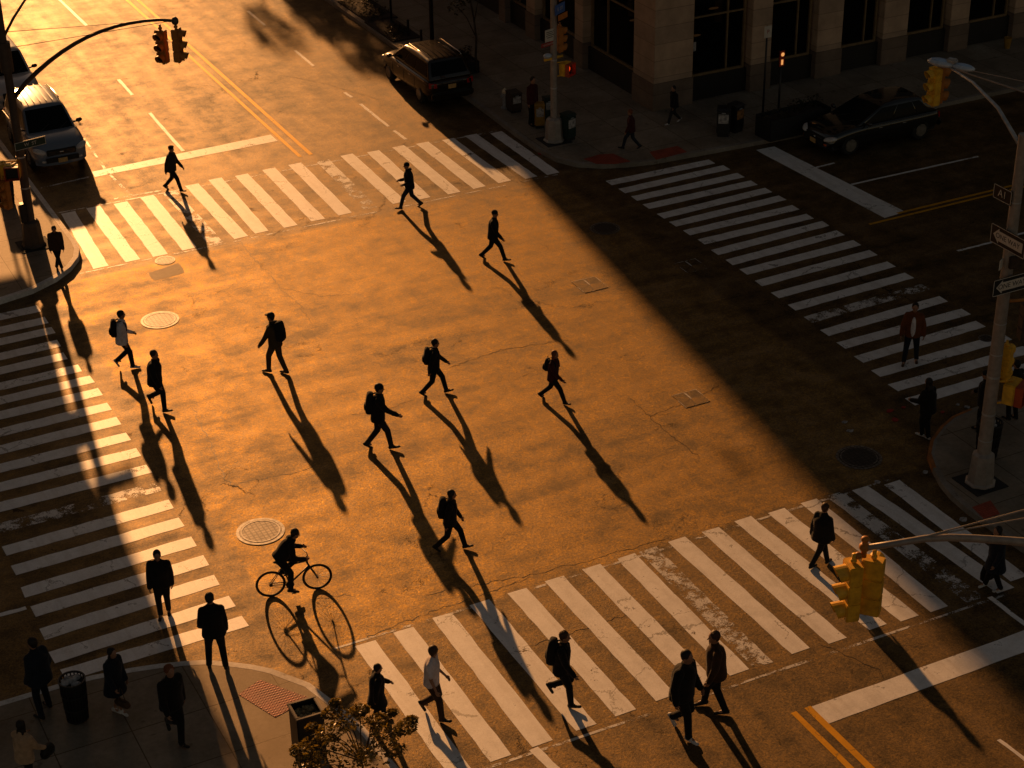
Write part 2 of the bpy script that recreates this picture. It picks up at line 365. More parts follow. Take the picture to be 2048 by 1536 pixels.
# ------------------------------------------------------------------ mesh helpers
class MB:
    def __init__(s): s.v = []; s.f = []; s.mi = []
    def quad(s, a, b, c, d, mi=0):
        n = len(s.v); s.v += [tuple(a), tuple(b), tuple(c), tuple(d)]; s.f.append((n, n+1, n+2, n+3)); s.mi.append(mi)
    def poly(s, pts, mi=0):
        n = len(s.v); s.v += [tuple(p) for p in pts]; s.f.append(tuple(range(n, n+len(pts)))); s.mi.append(mi)
    def box(s, c, d, rz=0.0, mi=0, mat=None):
        hx, hy, hz = d[0]/2, d[1]/2, d[2]/2; n = len(s.v)
        cr, sr = math.cos(rz), math.sin(rz)
        for z in (-hz, hz):
            for x, y in ((-hx, -hy), (hx, -hy), (hx, hy), (-hx, hy)):
                p = Vector((x, y, z))
                if mat is not None: p = mat @ p
                s.v.append((c[0]+p.x*cr-p.y*sr, c[1]+p.x*sr+p.y*cr, c[2]+p.z))
        for f in ((0, 3, 2, 1), (4, 5, 6, 7), (0, 1, 5, 4), (1, 2, 6, 5), (2, 3, 7, 6), (3, 0, 4, 7)):
            s.f.append(tuple(n+i for i in f)); s.mi.append(mi)
    def tube(s, pts, rads, seg=10, caps=True, mi=0, flat=1.0, up=None):
        pts = [Vector(p) for p in pts]
        if not isinstance(rads, (list, tuple)): rads = [rads]*len(pts)
        rings = []; ref = None
        for i, p in enumerate(pts):
            d = (pts[min(i+1, len(pts)-1)]-pts[max(i-1, 0)]).normalized()
            if ref is None:
                ref = Vector(up) if up else (Vector((0, 0, 1)) if abs(d.z) < 0.9 else Vector((1, 0, 0)))
            a = d.cross(ref)
            if a.length < 1e-5: a = d.cross(Vector((0.3, 1, 0.2)))
            a.normalize(); b = a.cross(d).normalized(); ref = b
            n = len(s.v); rings.append(n); r = rads[i]
            for k in range(seg):
                t = 2*math.pi*k/seg
                s.v.append(tuple(p+a*(math.cos(t)*r)+b*(math.sin(t)*r*flat)))
        for i in range(len(rings)-1):
            for k in range(seg):
                k2 = (k+1) % seg
                s.f.append((rings[i]+k, rings[i]+k2, rings[i+1]+k2, rings[i+1]+k)); s.mi.append(mi)
        if caps:
            s.f.append(tuple(reversed([rings[0]+k for k in range(seg)]))); s.mi.append(mi)
            s.f.append(tuple(rings[-1]+k for k in range(seg))); s.mi.append(mi)
    def capsule(s, p0, p1, r0, r1=None, seg=10, mi=0, flat=1.0, up=None):
        r1 = r0 if r1 is None else r1
        p0, p1 = Vector(p0), Vector(p1); d = p1-p0
        if d.length < 1e-5: d = Vector((0, 0, 1e-4)); p1 = p0+d
        d = d.normalized(); pts, rr = [], []
        for a in (80, 50, 20): pts.append(p0-d*r0*math.sin(R(a))); rr.append(r0*math.cos(R(a)))
        pts.append(p0); rr.append(r0); pts.append((p0+p1)/2); rr.append((r0+r1)/2); pts.append(p1); rr.append(r1)
        for a in (20, 50, 80): pts.append(p1+d*r1*math.sin(R(a))); rr.append(r1*math.cos(R(a)))
        s.tube(pts, rr, seg, True, mi, flat, up)
    def lathe(s, prof, c=(0, 0, 0), seg=20, mi=0):
        n0 = len(s.v)
        for r, z in prof:
            for k in range(seg):
                t = 2*math.pi*k/seg; s.v.append((c[0]+r*math.cos(t), c[1]+r*math.sin(t), c[2]+z))
        for i in range(len(prof)-1):
            for k in range(seg):
                k2 = (k+1) % seg
                s.f.append((n0+i*seg+k, n0+i*seg+k2, n0+(i+1)*seg+k2, n0+(i+1)*seg+k)); s.mi.append(mi)
        s.f.append(tuple(reversed([n0+k for k in range(seg)]))); s.mi.append(mi)
        s.f.append(tuple(n0+(len(prof)-1)*seg+k for k in range(seg))); s.mi.append(mi)
    def ellip(s, c, r, rot=None, seg=14, rings=9, mi=0):
        n0 = len(s.v); c = Vector(c)
        for i in range(1, rings):
            a = math.pi*i/rings
            for k in range(seg):
                t = 2*math.pi*k/seg
                p = Vector((r[0]*math.sin(a)*math.cos(t), r[1]*math.sin(a)*math.sin(t), r[2]*math.cos(a)))
                if rot is not None: p = rot @ p
                s.v.append(tuple(c+p))
        top = len(s.v); p = Vector((0, 0, r[2])); s.v.append(tuple(c+(rot @ p if rot is not None else p)))
        bot = len(s.v); p = Vector((0, 0, -r[2])); s.v.append(tuple(c+(rot @ p if rot is not None else p)))
        for i in range(rings-2):
            for k in range(seg):
                k2 = (k+1) % seg
                s.f.append((n0+i*seg+k, n0+(i+1)*seg+k, n0+(i+1)*seg+k2, n0+i*seg+k2)); s.mi.append(mi)
        for k in range(seg):
            k2 = (k+1) % seg
            s.f.append((top, n0+k, n0+k2)); s.mi.append(mi)
            s.f.append((bot, n0+(rings-2)*seg+k2, n0+(rings-2)*seg+k)); s.mi.append(mi)
    def loft(s, rings, mi=0, caps=True):
        """rings: lists of equal length"""
        n0 = len(s.v); k = len(rings[0])
        for r in rings: s.v += [tuple(p) for p in r]
        for i in range(len(rings)-1):
            for j in range(k):
                j2 = (j+1) % k
                s.f.append((n0+i*k+j, n0+i*k+j2, n0+(i+1)*k+j2, n0+(i+1)*k+j)); s.mi.append(mi)
        if caps:
            s.f.append(tuple(reversed([n0+j for j in range(k)]))); s.mi.append(mi)
            s.f.append(tuple(n0+(len(rings)-1)*k+j for j in range(k))); s.mi.append(mi)
    def prism(s, pts2, z0, z1, mi=0):
        s.loft([[(p[0], p[1], z0) for p in pts2], [(p[0], p[1], z1) for p in pts2]], mi)
    def mesh(s, name, mats):
        me = bpy.data.meshes.new(name); me.from_pydata(s.v, [], s.f)
        for mm in (mats if isinstance(mats, (list, tuple)) else [mats]): me.materials.append(mm)
        if any(s.mi): me.polygons.foreach_set('material_index', s.mi)
        me.update(); return me
    def build(s, name, mats, parent=None, smooth=False, loc=None, rz=0, fix=True, bevel=0, angle=None):
        me = s.mesh(name, mats)
        if fix or bevel:
            b = bmesh.new(); b.from_mesh(me)
            if fix: bmesh.ops.recalc_face_normals(b, faces=b.faces)
            if bevel:
                es = [e for e in b.edges if len(e.link_faces) == 2 and e.calc_face_angle(0) > R(30)]
                bmesh.ops.bevel(b, geom=es, offset=bevel, segments=2, affect='EDGES', clamp_overlap=True)
            b.to_mesh(me); b.free()
        if smooth: me.polygons.foreach_set('use_smooth', [True]*len(me.polygons))
        if angle: me.set_sharp_from_angle(angle=R(angle))
        o = bpy.data.objects.new(name, me); col.objects.link(o)
        if parent: o.parent = parent
        if loc is not None: o.location = loc
        o.rotation_euler[2] = rz
        return o

def tag(o, label=None, cat=None, group=None, kind=None):
    if label: o['label'] = label
    if cat: o['category'] = cat
    if group: o['group'] = group
    if kind: o['kind'] = kind
    return o
def empty(name, loc, rz=0, label=None, cat=None, group=None):
    o = bpy.data.objects.new(name, None); col.objects.link(o); o.location = loc; o.rotation_euler[2] = rz
    o.empty_display_size = 0.3
    return tag(o, label, cat, group)
def struct(o): o['kind'] = 'structure'; return o
def copy_tree(o, parent=None):
    c = o.copy(); col.objects.link(c); c.parent = parent
    for ch in list(o.children): copy_tree(ch, c)
    return c
def apply_mods(o, mods):
    for kind, kw in mods:
        md = o.modifiers.new(kind, kind)
        for k, v in kw.items(): setattr(md, k, v)
    dg = bpy.context.evaluated_depsgraph_get(); ev = o.evaluated_get(dg)
    me = bpy.data.meshes.new_from_object(ev); old = o.data
    o.modifiers.clear(); o.data = me; me.name = old.name; bpy.data.meshes.remove(old)
    return o
def text_mesh(s, size, name, mat, parent, M4, extrude=0.004, align='CENTER'):
    cu = bpy.data.curves.new(name, 'FONT'); cu.body = s; cu.size = size; cu.extrude = extrude
    cu.align_x = align; cu.align_y = 'CENTER'
    o = bpy.data.objects.new(name, cu); col.objects.link(o)
    me = bpy.data.meshes.new_from_object(o); col.objects.unlink(o); bpy.data.objects.remove(o)
    me.transform(M4); me.materials.append(mat)
    q = bpy.data.objects.new(name, me); col.objects.link(q); q.parent = parent
    return q
# ------------------------------------------------------------------ ground, sidewalks, markings
g = MB(); g.quad((-250, -150, 0), (300, -150, 0), (300, 450, 0), (-250, 450, 0))
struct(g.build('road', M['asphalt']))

KH = 0.15
def sidewalk(edge, far, name='sidewalk', kmat='kerb'):
    """edge: kerb polyline (road side) ; far: the outer corner points closing the block"""
    edge = [Vector((p[0], p[1])) for p in edge]
    cen = sum([Vector(p) for p in far], Vector((0, 0)))/len(far)
    def off(d):
        out = []
        for i, p in enumerate(edge):
            a = edge[max(i-1, 0)]; b = edge[min(i+1, len(edge)-1)]
            t = (b-a).normalized(); n = Vector((-t.y, t.x))
            if n.dot(cen-p) < 0: n = -n
            out.append(p+n*d)
        return out
    inner = off(0.17); top0 = off(0.012)
    k = MB()
    for i in range(len(edge)-1):
        a, b, c, d = edge[i], edge[i+1], inner[i], inner[i+1]
        e, f = top0[i], top0[i+1]
        k.quad((*a, -0.05), (*b, -0.05), (*f, KH), (*e, KH))
        k.quad((*e, KH), (*f, KH), (*d, KH+0.002), (*c, KH+0.002))
    o1 = struct(k.build('kerb', M[kmat]))
    s_ = MB(); pts = [(*p, KH) for p in inner]+[(*p, KH) for p in far]
    s_.poly(pts)
    me = s_.mesh(name, M['concrete']); b = bmesh.new(); b.from_mesh(me); bmesh.ops.triangulate(b, faces=b.faces); bmesh.ops.recalc_face_normals(b, faces=b.faces)
    if b.faces[0].normal.z < 0: bmesh.ops.reverse_faces(b, faces=b.faces)
    b.to_mesh(me); b.free()
    o = bpy.data.objects.new(name, me); col.objects.link(o); struct(o)
    return o1, o
def arc(cx, cy, r, a0, a1, n=14):
    return [(cx+r*math.cos(R(a0+(a1-a0)*i/n)), cy+r*math.sin(R(a0+(a1-a0)*i/n))) for i in range(n+1)]
# far-right corner (in the building's shade)
e1 = [(27.85, 300), (27.85, 60)] + [(27.80, 57), (27.72, 54.6), (27.72, 52.9), (27.86, 51.9), (28.25, 51.15), (28.95, 50.62), (29.7, 50.32), (30.6, 50.12), (32.3, 50.0), (35.9, 49.8), (42.4, 49.72), (120, 49.72)]
sidewalk(e1, [(120, 300)], kmat='kerb_shaded')
# far-left corner
e2 = [(11.65, 300), (11.65, 53.9)] + [(11.66, 53.2), (11.60, 52.6), (11.40, 52.0), (11.0, 51.4), (10.4, 50.86), (9.56, 50.4), (8.5, 50.15), (7.0, 50.1), (-80, 50.1)]
sidewalk(e2, [(-80, 300)])
# near-left corner
e3 = [(-80, 31.65), (5.4, 31.65), (6.0, 31.6), (6.8, 31.46), (7.35, 31.32), (7.86, 31.15), (8.26, 30.98), (8.71, 30.66), (9.1, 30.34), (9.4, 30.02), (9.91, 29.22), (10.13, 28.4), (10.35, 27.4), (10.45, 26), (10.45, -80)]
sidewalk(e3, [(-80, -80)])
# near-right corner
e4 = [(120, 31.75), (30.8, 31.75), (29.1, 31.75), (28.45, 31.66), (27.86, 31.4), (27.2, 30.97), (26.75, 30.5), (26.42, 29.88), (26.17, 29.28), (26.03, 28.7), (25.97, 28), (26.0, 27.2), (26.05, 26), (26.05, -80)]
sidewalk(e4, [(120, -80)], kmat='kerb_shaded')
# orange paint on the near-right kerb
k = MB()
for i in range(2, 7):
    a, b = Vector(e4[i]), Vector(e4[i+1]); t = (b-a).normalized(); n = Vector((-t.y, t.x))
    if n.dot(Vector((60, -20))-a) > 0: n = -n
    k.quad((*(a+n*0.004), 0.003), (*(b+n*0.004), 0.003), (*(b-n*0.008), KH+0.002), (*(a-n*0.008), KH+0.002))
    k.quad((*(a-n*0.008), KH+0.004), (*(b-n*0.008), KH+0.004), (*(b-n*0.09), KH+0.006), (*(a-n*0.09), KH+0.006))
struct(k.build('kerb_paint', M['kerb_paint']))

F_t={1:(122,427.5),2:(172,417),3:(227.5,408),4:(280,395),6:(370,372),7:(417,360),8:(470,352),9:(524,340),10:(577,330),11:(633,324),12:(681,312),13:(734,305),14:(784,295),15:(832.5,288),16:(884,280.5),17:(929,272),18:(980,267)}
F_b={1:(187.5,538),2:(251,525),3:(306.6,514),4:(365,501),5:(419,491),7:(510,467.5),8:(568,456),9:(623,443),10:(677,431),11:(729,420),12:(786,408),13:(836,400),14:(896,389),15:(947,378),16:(997.6,366.5),17:(1050,358),18:(1095,350)}
R_l={1:(1211,362),2:(1236.6,378),3:(1262,393),4:(1285.5,409),5:(1314,428),6:(1338,444),7:(1365.5,461),8:(1395,479),9:(1422,500),10:(1450.5,520),11:(1479,539),12:(1508.5,561.5),13:(1541.5,585.5),14:(1574.7,610),15:(1607,634),16:(1640,660),17:(1673,685),18:(1707.5,713),19:(1741,741),20:(1776,769),21:(1810,797)}
R_r={1:(1417,319),2:(1446.6,330.5),3:(1475,346),4:(1501,361),5:(1529.6,375.5),6:(1558,391),9:(1644,442),10:(1673,460.5),11:(1706.6,480.4),12:(1738,500),13:(1775,523),14:(1810,545.5),15:(1843,568),16:(1878,592),18:(1952,641.5)}
L_r={1:(74,611),2:(89,634),3:(102.5,654),4:(114,680),5:(127,705),6:(156,729),7:(180,751),8:(196,776),9:(214,805),10:(232,834),11:(252,865),12:(272.5,896),13:(293,929),14:(313.5,964.5),15:(337,999),16:(357,1035),17:(382,1073),18:(406,1111),19:(427,1149.4),20:(458,1192),21:(483.6,1231.5)}
L_l={15:(4,1093),16:(22.5,1131.5),17:(41,1175),18:(61,1213),19:(79,1258),20:(98,1304.5)}
N_t={1:(710,1292.6),2:(786,1266),3:(864,1237),4:(939.7,1211),5:(1015.5,1187),6:(1089.6,1163),7:(1164,1139),8:(1233.5,1117.5),9:(1277,1104),10:(1335.8,1084.4),11:(1403,1064.6),12:(1468,1043),13:(1535,1026),14:(1600.5,1006.7),15:(1652,993),16:(1703.6,981.5),17:(1768,969.6)}
N_b={2:(981,1525),3:(1064.4,1494.8),4:(1151.7,1462.5),5:(1232,1433),6:(1312.3,1402),8:(1460,1352),9:(1508,1337),10:(1584,1309),11:(1657,1288),12:(1738,1260),13:(1801,1243),14:(1862,1224.7),15:(1933.6,1206),16:(1995,1187)}
def stripe(mb, a, b, c, d, z, mi=0):
    """quad a-b-c-d (a-b short side) with slightly ragged long edges"""
    a, b, c, d = [Vector((p[0], p[1])) for p in (a, b, c, d)]
    n = 14; l1, l2 = [], []
    for i in range(n+1):
        t = i/n; j = 0.012
        l1.append(a.lerp(d, t)+Vector((rnd.uniform(-j, j), rnd.uniform(-j, j)))); l2.append(b.lerp(c, t)+Vector((rnd.uniform(-j, j), rnd.uniform(-j, j))))
    for i in range(n):
        mb.quad((*l1[i], z), (*l2[i], z), (*l2[i+1], z), (*l1[i+1], z), mi)
def crosswalk_v(T, B, wdt, worn):
    ks = sorted(set(T) | set(B)); mb = MB()
    vt = [G(*T[k]).y for k in T]; vb = [G(*B[k]).y for k in B]
    mt_, mb_ = sum(vt)/len(vt), sum(vb)/len(vb)
    us = {k: [G(*D[k]).x for D in (T, B) if k in D] for k in ks}
    for k in ks:
        ut = G(*T[k]).x if k in T else us[k][0]; ub = G(*B[k]).x if k in B else us[k][0]
        y1 = G(*T[k]).y if k in T else mt_; y0 = G(*B[k]).y if k in B else mb_
        stripe(mb, (ut, y1), (ut+wdt, y1), (ub+wdt, y0), (ub, y0), 0.004, 1 if k in worn else 0)
    return mb
def crosswalk_u(Lf, Rt, wdt, worn):
    ks = sorted(set(Lf) | set(Rt)); mb = MB()
    ul = [G(*Lf[k]).x for k in Lf]; ur = [G(*Rt[k]).x for k in Rt]
    for k in ks:
        vl = G(*Lf[k]).y if k in Lf else G(*Rt[k]).y; vr = G(*Rt[k]).y if k in Rt else G(*Lf[k]).y
        x0 = G(*Lf[k]).x if k in Lf else sum(ul)/len(ul); x1 = G(*Rt[k]).x if k in Rt else sum(ur)/len(ur)
        stripe(mb, (x0, vl-wdt), (x0, vl), (x1, vr), (x1, vr-wdt), 0.004, 1 if k in worn else 0)
    return mb
mats2 = [M['white_paint'], M['worn_paint']]
struct(crosswalk_v(F_t, F_b, 0.46, (5, 11)).build('crosswalk', mats2, fix=False))
struct(crosswalk_v(N_t, N_b, 0.47, (9, 15)).build('crosswalk', mats2, fix=False))
struct(crosswalk_u(R_l, R_r, 0.42, (15,)).build('crosswalk', mats2, fix=False))
struct(crosswalk_u(L_l, L_r, 0.44, (14,)).build('crosswalk', mats2, fix=False))
def marking(name, quads, mat, z=0.004, n=30):
    mb = MB()
    for q in quads:
        P = [G(*p) for p in q]; stripe(mb, P[0], P[1], P[2], P[3], z)
    return struct(mb.build(name, M[mat], fix=False))
def line(p, q, w_=0.11, ext0=0, ext1=0):
    a, b = G(*p), G(*q); d = (b-a).normalized(); n = Vector((-d.y, d.x, 0))*w_/2; a = a-d*ext0; b = b+d*ext1
    return a, b, n
def lines(name, segs, mat, w_=0.11, z=0.004):
    mb = MB()
    for sgm in segs:
        p, q = sgm[0], sgm[1]; e0 = sgm[2] if len(sgm) > 2 else 0; e1 = sgm[3] if len(sgm) > 3 else 0
        a, b, n = line(p, q, sgm[4] if len(sgm) > 4 else w_, e0, e1)
        stripe(mb, a-n, a+n, b+n, b-n, z)
    return struct(mb.build(name, M[mat], fix=False))
marking('stop_line', [((184, 344), (190, 354), (556, 282), (541, 269.5))], 'white_paint')
marking('stop_line', [((1511, 300), (1548, 293), (1811, 424), (1769, 436))], 'white_paint')
sb = MB(); stripe(sb, (18.64, 23.87), (18.64, 23.28), (26.0, 23.25), (26.0, 23.85), 0.004); struct(sb.build('stop_line', M['white_paint'], fix=False))
mb = MB()
for x, v0, v1 in ((20.42, 56.6, 200), (20.82, 56.6, 200), (18.22, 23.9, -60), (18.56, 23.9, -60)):
    n = 12
    stripe(mb, (x-0.07, v0), (x+0.07, v0), (x+0.06+(0.35 if v1 > 100 else 0)*1.0, v1), (x-0.06+(0.35 if v1 > 100 else 0), v1), 0.0045)
for y in (42.88, 42.62): stripe(mb, (34.0 if y < 42.7 else 35.3, y-0.055), (34.0 if y < 42.7 else 35.3, y+0.055), (120, y+0.055), (120, y-0.055), 0.0045)
struct(mb.build('yellow_centre_line', M['yellow_paint'], fix=False))
lines('lane_line', [((237, 159), (265, 190)), ((299, 226), (366, 302)), ((120, 0), (173, 51), 6), ((496, 22), (530, 51)), ((590, 101), (627, 132)), ((689, 185), (704, 195)), ((721, 208), (777, 253)), ((788, 261), (812, 279))], 'white_paint', 0.12)
lines('lane_line', [((168, 277), (211, 339)), ((216, 346), (263, 391)), ((228, 398), (322, 381)), ((82, 376), (183, 353))], 'worn_paint', 0.09)
lines('lane_line', [((1703, 369), (1956, 313)), ((1632, 335), (1669, 326)), ((1915, 502), (1994, 482), 0, 0), ((2010, 476), (2048, 466), 0, 3)], 'white_paint', 0.10)
lines('lane_line', [((1068, 1497), (1107, 1536), 0, 3, 0.2), ((1978, 1194), (2048, 1247), 0, 2, 0.13), ((1997, 1479), (2048, 1517), 0, 2, 0.10), ((0, 1230), (53, 1216), 2, 0, 0.13)], 'white_paint')
# thin guide lines that bound the crosswalks
mb = MB()
def fitl(D):
    P = [G(*D[k]) for k in sorted(D)]; P = [P[0], P[-1]]; return P[0]-(P[1]-P[0])*.03, P[1]+(P[1]-P[0])*.02
for D, dv in ((F_t, .12), (F_b, -.12), (N_t, .12), (N_b, -.12)):
    a, b = fitl(D); a.y += dv; b.y += dv; d = (b-a).normalized(); n = Vector((-d.y, d.x, 0))*0.035
    stripe(mb, a-n, a+n, b+n, b-n, 0.0035)
# fitted from the crosswalk ends
struct(mb.build('crosswalk_edge_line', M['worn_paint'], fix=False))

# lighter and darker asphalt patches with sealed edges
def patch(name, pts, mat, z=0.002, rag=0.05):
    P = [G(*p) for p in pts]; out = []
    for i in range(len(P)):
        a, b = P[i], P[(i+1) % len(P)]
        n = max(2, int((b-a).length/0.35))
        for j in range(n):
            q = a.lerp(b, j/n); out.append((q.x+rnd.uniform(-rag, rag), q.y+rnd.uniform(-rag, rag), z))
    m_ = MB(); m_.poly(out)
    return struct(m_.build(name, M[mat], fix=True))
M['patch_light'] = mat_concrete('light asphalt patch', (0.26, 0.20, 0.13), joint=False)
M['crust'] = mat_paint('crusted pale patch', (0.42, 0.27, 0.12), 0.50, (1, .7, .3))
M['patch_dark'] = simple('tar patch', (0.028, 0.025, 0.022), 0.55, var=0.5, scale=5, bump=0.5)
M['tar'] = simple('crack sealing tar', (0.010, 0.009, 0.008), 0.4, var=0.4)
patch('asphalt_patch', [(296, 545), (358, 527), (370, 545), (310, 562)], 'patch_light')
patch('asphalt_patch', [(700, 1190), (745, 1168), (780, 1178), (776, 1196), (745, 1206), (712, 1203)], 'crust', 0.0025, 0.22)
patch('asphalt_patch', [(786, 1200), (800, 1205), (808, 1236), (800, 1240)], 'crust', 0.002, 0.06)
def crack(pts, w_=0.012):
    m_ = MB(); P = [G(*p) for p in pts]; full = [P[0]]
    for i in range(len(P)-1):
        n = max(2, int((P[i+1]-P[i]).length/0.12))
        for j in range(1, n+1):
            q = P[i].lerp(P[i+1], j/n); full.append(q+Vector((rnd.uniform(-.05, .05), rnd.uniform(-.05, .05), 0)))
    for i in range(len(full)-1):
        a, b = full[i], full[i+1]; d = (b-a).normalized(); n = Vector((-d.y, d.x, 0))*w_*rnd.uniform(0.3, 0.8)
        m_.quad((*(a-n).xy, 0.0028), (*(a+n).xy, 0.0028), (*(b+n).xy, 0.0028), (*(b-n).xy, 0.0028))
    return m_
cm_ = MB()
for pts in ([(478, 478), (510, 520), (560, 575), (600, 610), (625, 650)], [(560, 575), (640, 592), (700, 590)], [(385, 815), (420, 890), (450, 960), (478, 975)],
            [(480, 965), (600, 945), (640, 920)], [(900, 735), (1000, 700), (1140, 680)], [(850, 1190), (1060, 1150), (1180, 1120), (1330, 1078)],
            [(1260, 797), (1300, 833), (1340, 870), (1400, 915)], [(1300, 833), (1385, 800), (1440, 770)], [(830, 800), (760, 822), (700, 830)],
            [(700, 1290), (780, 1255), (900, 1210), (1060, 1155)], [(620, 1200), (700, 1190)], [(1010, 1310), (1280, 1220)], [(130, 1470), (300, 1430)],
            [(560, 150), (640, 165), (760, 200)], [(470, 60), (400, 90), (330, 110)], [(1640, 1290), (1760, 1340), (1800, 1400)]):
    c_ = crack(pts); n = len(cm_.v); cm_.v += c_.v; cm_.f += [tuple(i+n for i in f) for f in c_.f]; cm_.mi += c_.mi
struct(cm_.build('road_crack', M['tar'], fix=False))

# tactile paving
def pad(pts, label, z=KH+0.006):
    P = [G(p[0], p[1], KH) for p in pts]; m_ = MB()
    m_.loft([[(p.x, p.y, KH-0.02) for p in P], [(p.x, p.y, z) for p in P]])
    return tag(m_.build('tactile_paving', M['tactile']), label, 'tactile paving', 'tactile paving pads at the kerb ramps')
pad([(1167, 318), (1200, 309), (1227, 307.6), (1261, 323), (1230, 328), (1193, 328)], 'red tactile pad left of two behind the far right kerb corner')
pad([(1299, 304), (1355, 292), (1374, 304), (1312, 319.5)], 'rectangular red tactile pad right of two on the far right corner')
pad([(519.5, 1360), (622, 1397), (550, 1435), (477, 1389)], 'sunlit red tactile pad with rows of domes on the near left corner')
pad([(1944, 1014.6), (1981, 1001), (2000, 1028), (1968, 1038)], 'dim red tactile pad behind the kerb on the near right corner')

# covers in the road
def round_cover(px, py, r, label, dark=False):
    P = G(px, py); m_ = MB(); m_.lathe([(r, -0.02), (r, 0.010), (r*0.99, 0.012), (0.001, 0.013)], (0, 0, 0), 36)
    t_ = empty('manhole_cover', (P.x, P.y, 0), label=label, cat='manhole cover', group='round manhole covers in the road')
    m_.build('lid', M['cover_dark' if dark else 'cover'], t_)
    q = MB(); n = 40
    for i in range(n):
        a0, a1 = 2*math.pi*i/n, 2*math.pi*(i+1)/n
        for r0, r1, z in ((r*1.0, r*1.14, 0.011), (r*0.86, r*0.93, 0.017)):
            q.quad((r0*math.cos(a0), r0*math.sin(a0), z), (r1*math.cos(a0), r1*math.sin(a0), z), (r1*math.cos(a1), r1*math.sin(a1), z), (r0*math.cos(a1), r0*math.sin(a1), z))
    q.build('ring', M['cover_ring' if not dark else 'cover'], t_)
round_cover(320, 640, 0.48, 'bright round manhole cover shining in the left part of the crossing')
round_cover(521, 1063, 0.50, 'round manhole cover with a pale ring behind the cyclist')
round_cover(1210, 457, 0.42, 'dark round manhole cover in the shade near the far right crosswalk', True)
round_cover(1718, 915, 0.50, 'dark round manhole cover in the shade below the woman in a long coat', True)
round_cover(330, 521, 0.27, 'small bright round cover just below the far crosswalk')
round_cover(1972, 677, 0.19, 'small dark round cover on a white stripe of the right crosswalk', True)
def quad_cover(pts, label, rag=0.0):
    P = [G(*p) for p in pts]; x0, x1 = min(p.x for p in P), max(p.x for p in P); y0, y1 = min(p.y for p in P), max(p.y for p in P)
    x0, x1 = x0*.88+x1*.12, x0*.12+x1*.88; y0, y1 = y0*.88+y1*.12, y0*.12+y1*.88
    P = [Vector((x0, y1, 0)), Vector((x1, y1, 0)), Vector((x1, y0, 0)), Vector((x0, y0, 0))]; c = sum(P, Vector((0, 0, 0)))/len(P)
    t_ = empty('utility_cover', (c.x, c.y, 0), label=label, cat='utility cover', group='square utility covers in the road')
    m_ = MB(); m_.loft([[((p-c).x, (p-c).y, -0.02) for p in P], [((p-c).x, (p-c).y, 0.011) for p in P]]); m_.build('lid', M['asphalt'], t_)
    q = MB()
    for i in range(len(P)):
        a, b = (P[i]-c), (P[(i+1) % len(P)]-c)
        q.quad((a.x, a.y, 0.013), (b.x, b.y, 0.013), (b.x*1.045, b.y*1.045, 0.013), (a.x*1.045, a.y*1.045, 0.013))
    m2 = (P[0]+P[1])/2-c; m3 = (P[len(P)//2]+P[len(P)//2+1 if len(P) > 3 else 0])/2-c
    d = (m3-m2).normalized(); n = Vector((-d.y, d.x, 0))*0.02
    q.quad((*(m2-n).xy, 0.0145), (*(m2+n).xy, 0.0145), (*(m3+n).xy, 0.0145), (*(m3-n).xy, 0.0145))
    q.build('frame', M['worn_paint'], t_)
quad_cover([(1136, 562), (1196, 552), (1222, 572), (1206, 582), (1160, 586)], 'square utility cover with a pale split frame beside the shadow edge')
quad_cover([(1335, 790), (1392, 778), (1424, 798), (1405, 812), (1362, 815)], 'pale rimmed utility cover at the middle right inside the light')
quad_cover([(1350, 524), (1395, 517), (1421, 534), (1402, 544), (1370, 548)], 'dark utility cover in the shade left of the right crosswalk')

# litter in the gutter
lit = [(1778, 822, 'red'), (1807, 815, 'red'), (1865, 817, 'red'), (1885, 825, 'red'), (1790, 840, 'red'), (1080, 308, 'red'), (1915, 810, 'poster'), (1935, 815, 'poster'), (1755, 965, 'poster'),
       (1850, 945, 'poster'), (1095, 275, 'newsyellow'), (1690, 845, 'poster'), (1925, 1040, 'poster'), (1700, 862, 'poster')]
for i, (a, b, mm) in enumerate(lit):
    p = G(a, b, 0.15 if i in (10,) else 0); m_ = MB(); s_ = rnd.uniform(0.06, 0.13)
    pts = [(s_*math.cos(t)*rnd.uniform(.5, 1.2), s_*math.sin(t)*rnd.uniform(.4, 1), rnd.uniform(0, .02)) for t in [j*math.pi/3.5 for j in range(7)]]
    m_.poly([(x, y, z+0.012) for x, y, z in pts]); m_.loft([[(x, y, 0.006) for x, y, z in pts], [(x, y, z+0.01) for x, y, z in pts]])
    o = m_.build('litter_scrap', M[mm], loc=p)
    names = {'red': 'small red scrap of litter on the asphalt by the right crosswalk', 'poster': 'crumpled white paper scrap on the ground at the right corner', 'newsyellow': 'yellow wrapper on the sidewalk by the far right signal pole base'}
    tag(o, names[mm], 'litter', 'litter scraps on the ground')
# ------------------------------------------------------------------ people
CL = {}
def cloth(name, c, rough=0.9):
    if name not in CL:
        CL[name] = simple(name, c, rough, var=0.3, scale=7, spec=0.25, bump=0.25)
        bs = CL[name].node_tree.nodes['Principled BSDF']; bs.inputs['Sheen Weight'].default_value = 0.12; bs.inputs['Sheen Roughness'].default_value = 0.4
    return CL[name]
cloth('black cloth', (0.008, 0.007, 0.007)); cloth('charcoal cloth', (0.020, 0.019, 0.019)); cloth('navy cloth', (0.009, 0.012, 0.02))
cloth('brown cloth', (0.045, 0.022, 0.010)); cloth('olive cloth', (0.05, 0.035, 0.012)); cloth('white cloth', (0.6, 0.56, 0.58)); cloth('cream cloth', (0.42, 0.27, 0.16))
cloth('orange cloth', (0.13, 0.04, 0.010)); cloth('denim', (0.018, 0.022, 0.032)); cloth('khaki cloth', (0.07, 0.045, 0.022)); cloth('maroon cloth', (0.05, 0.008, 0.008))
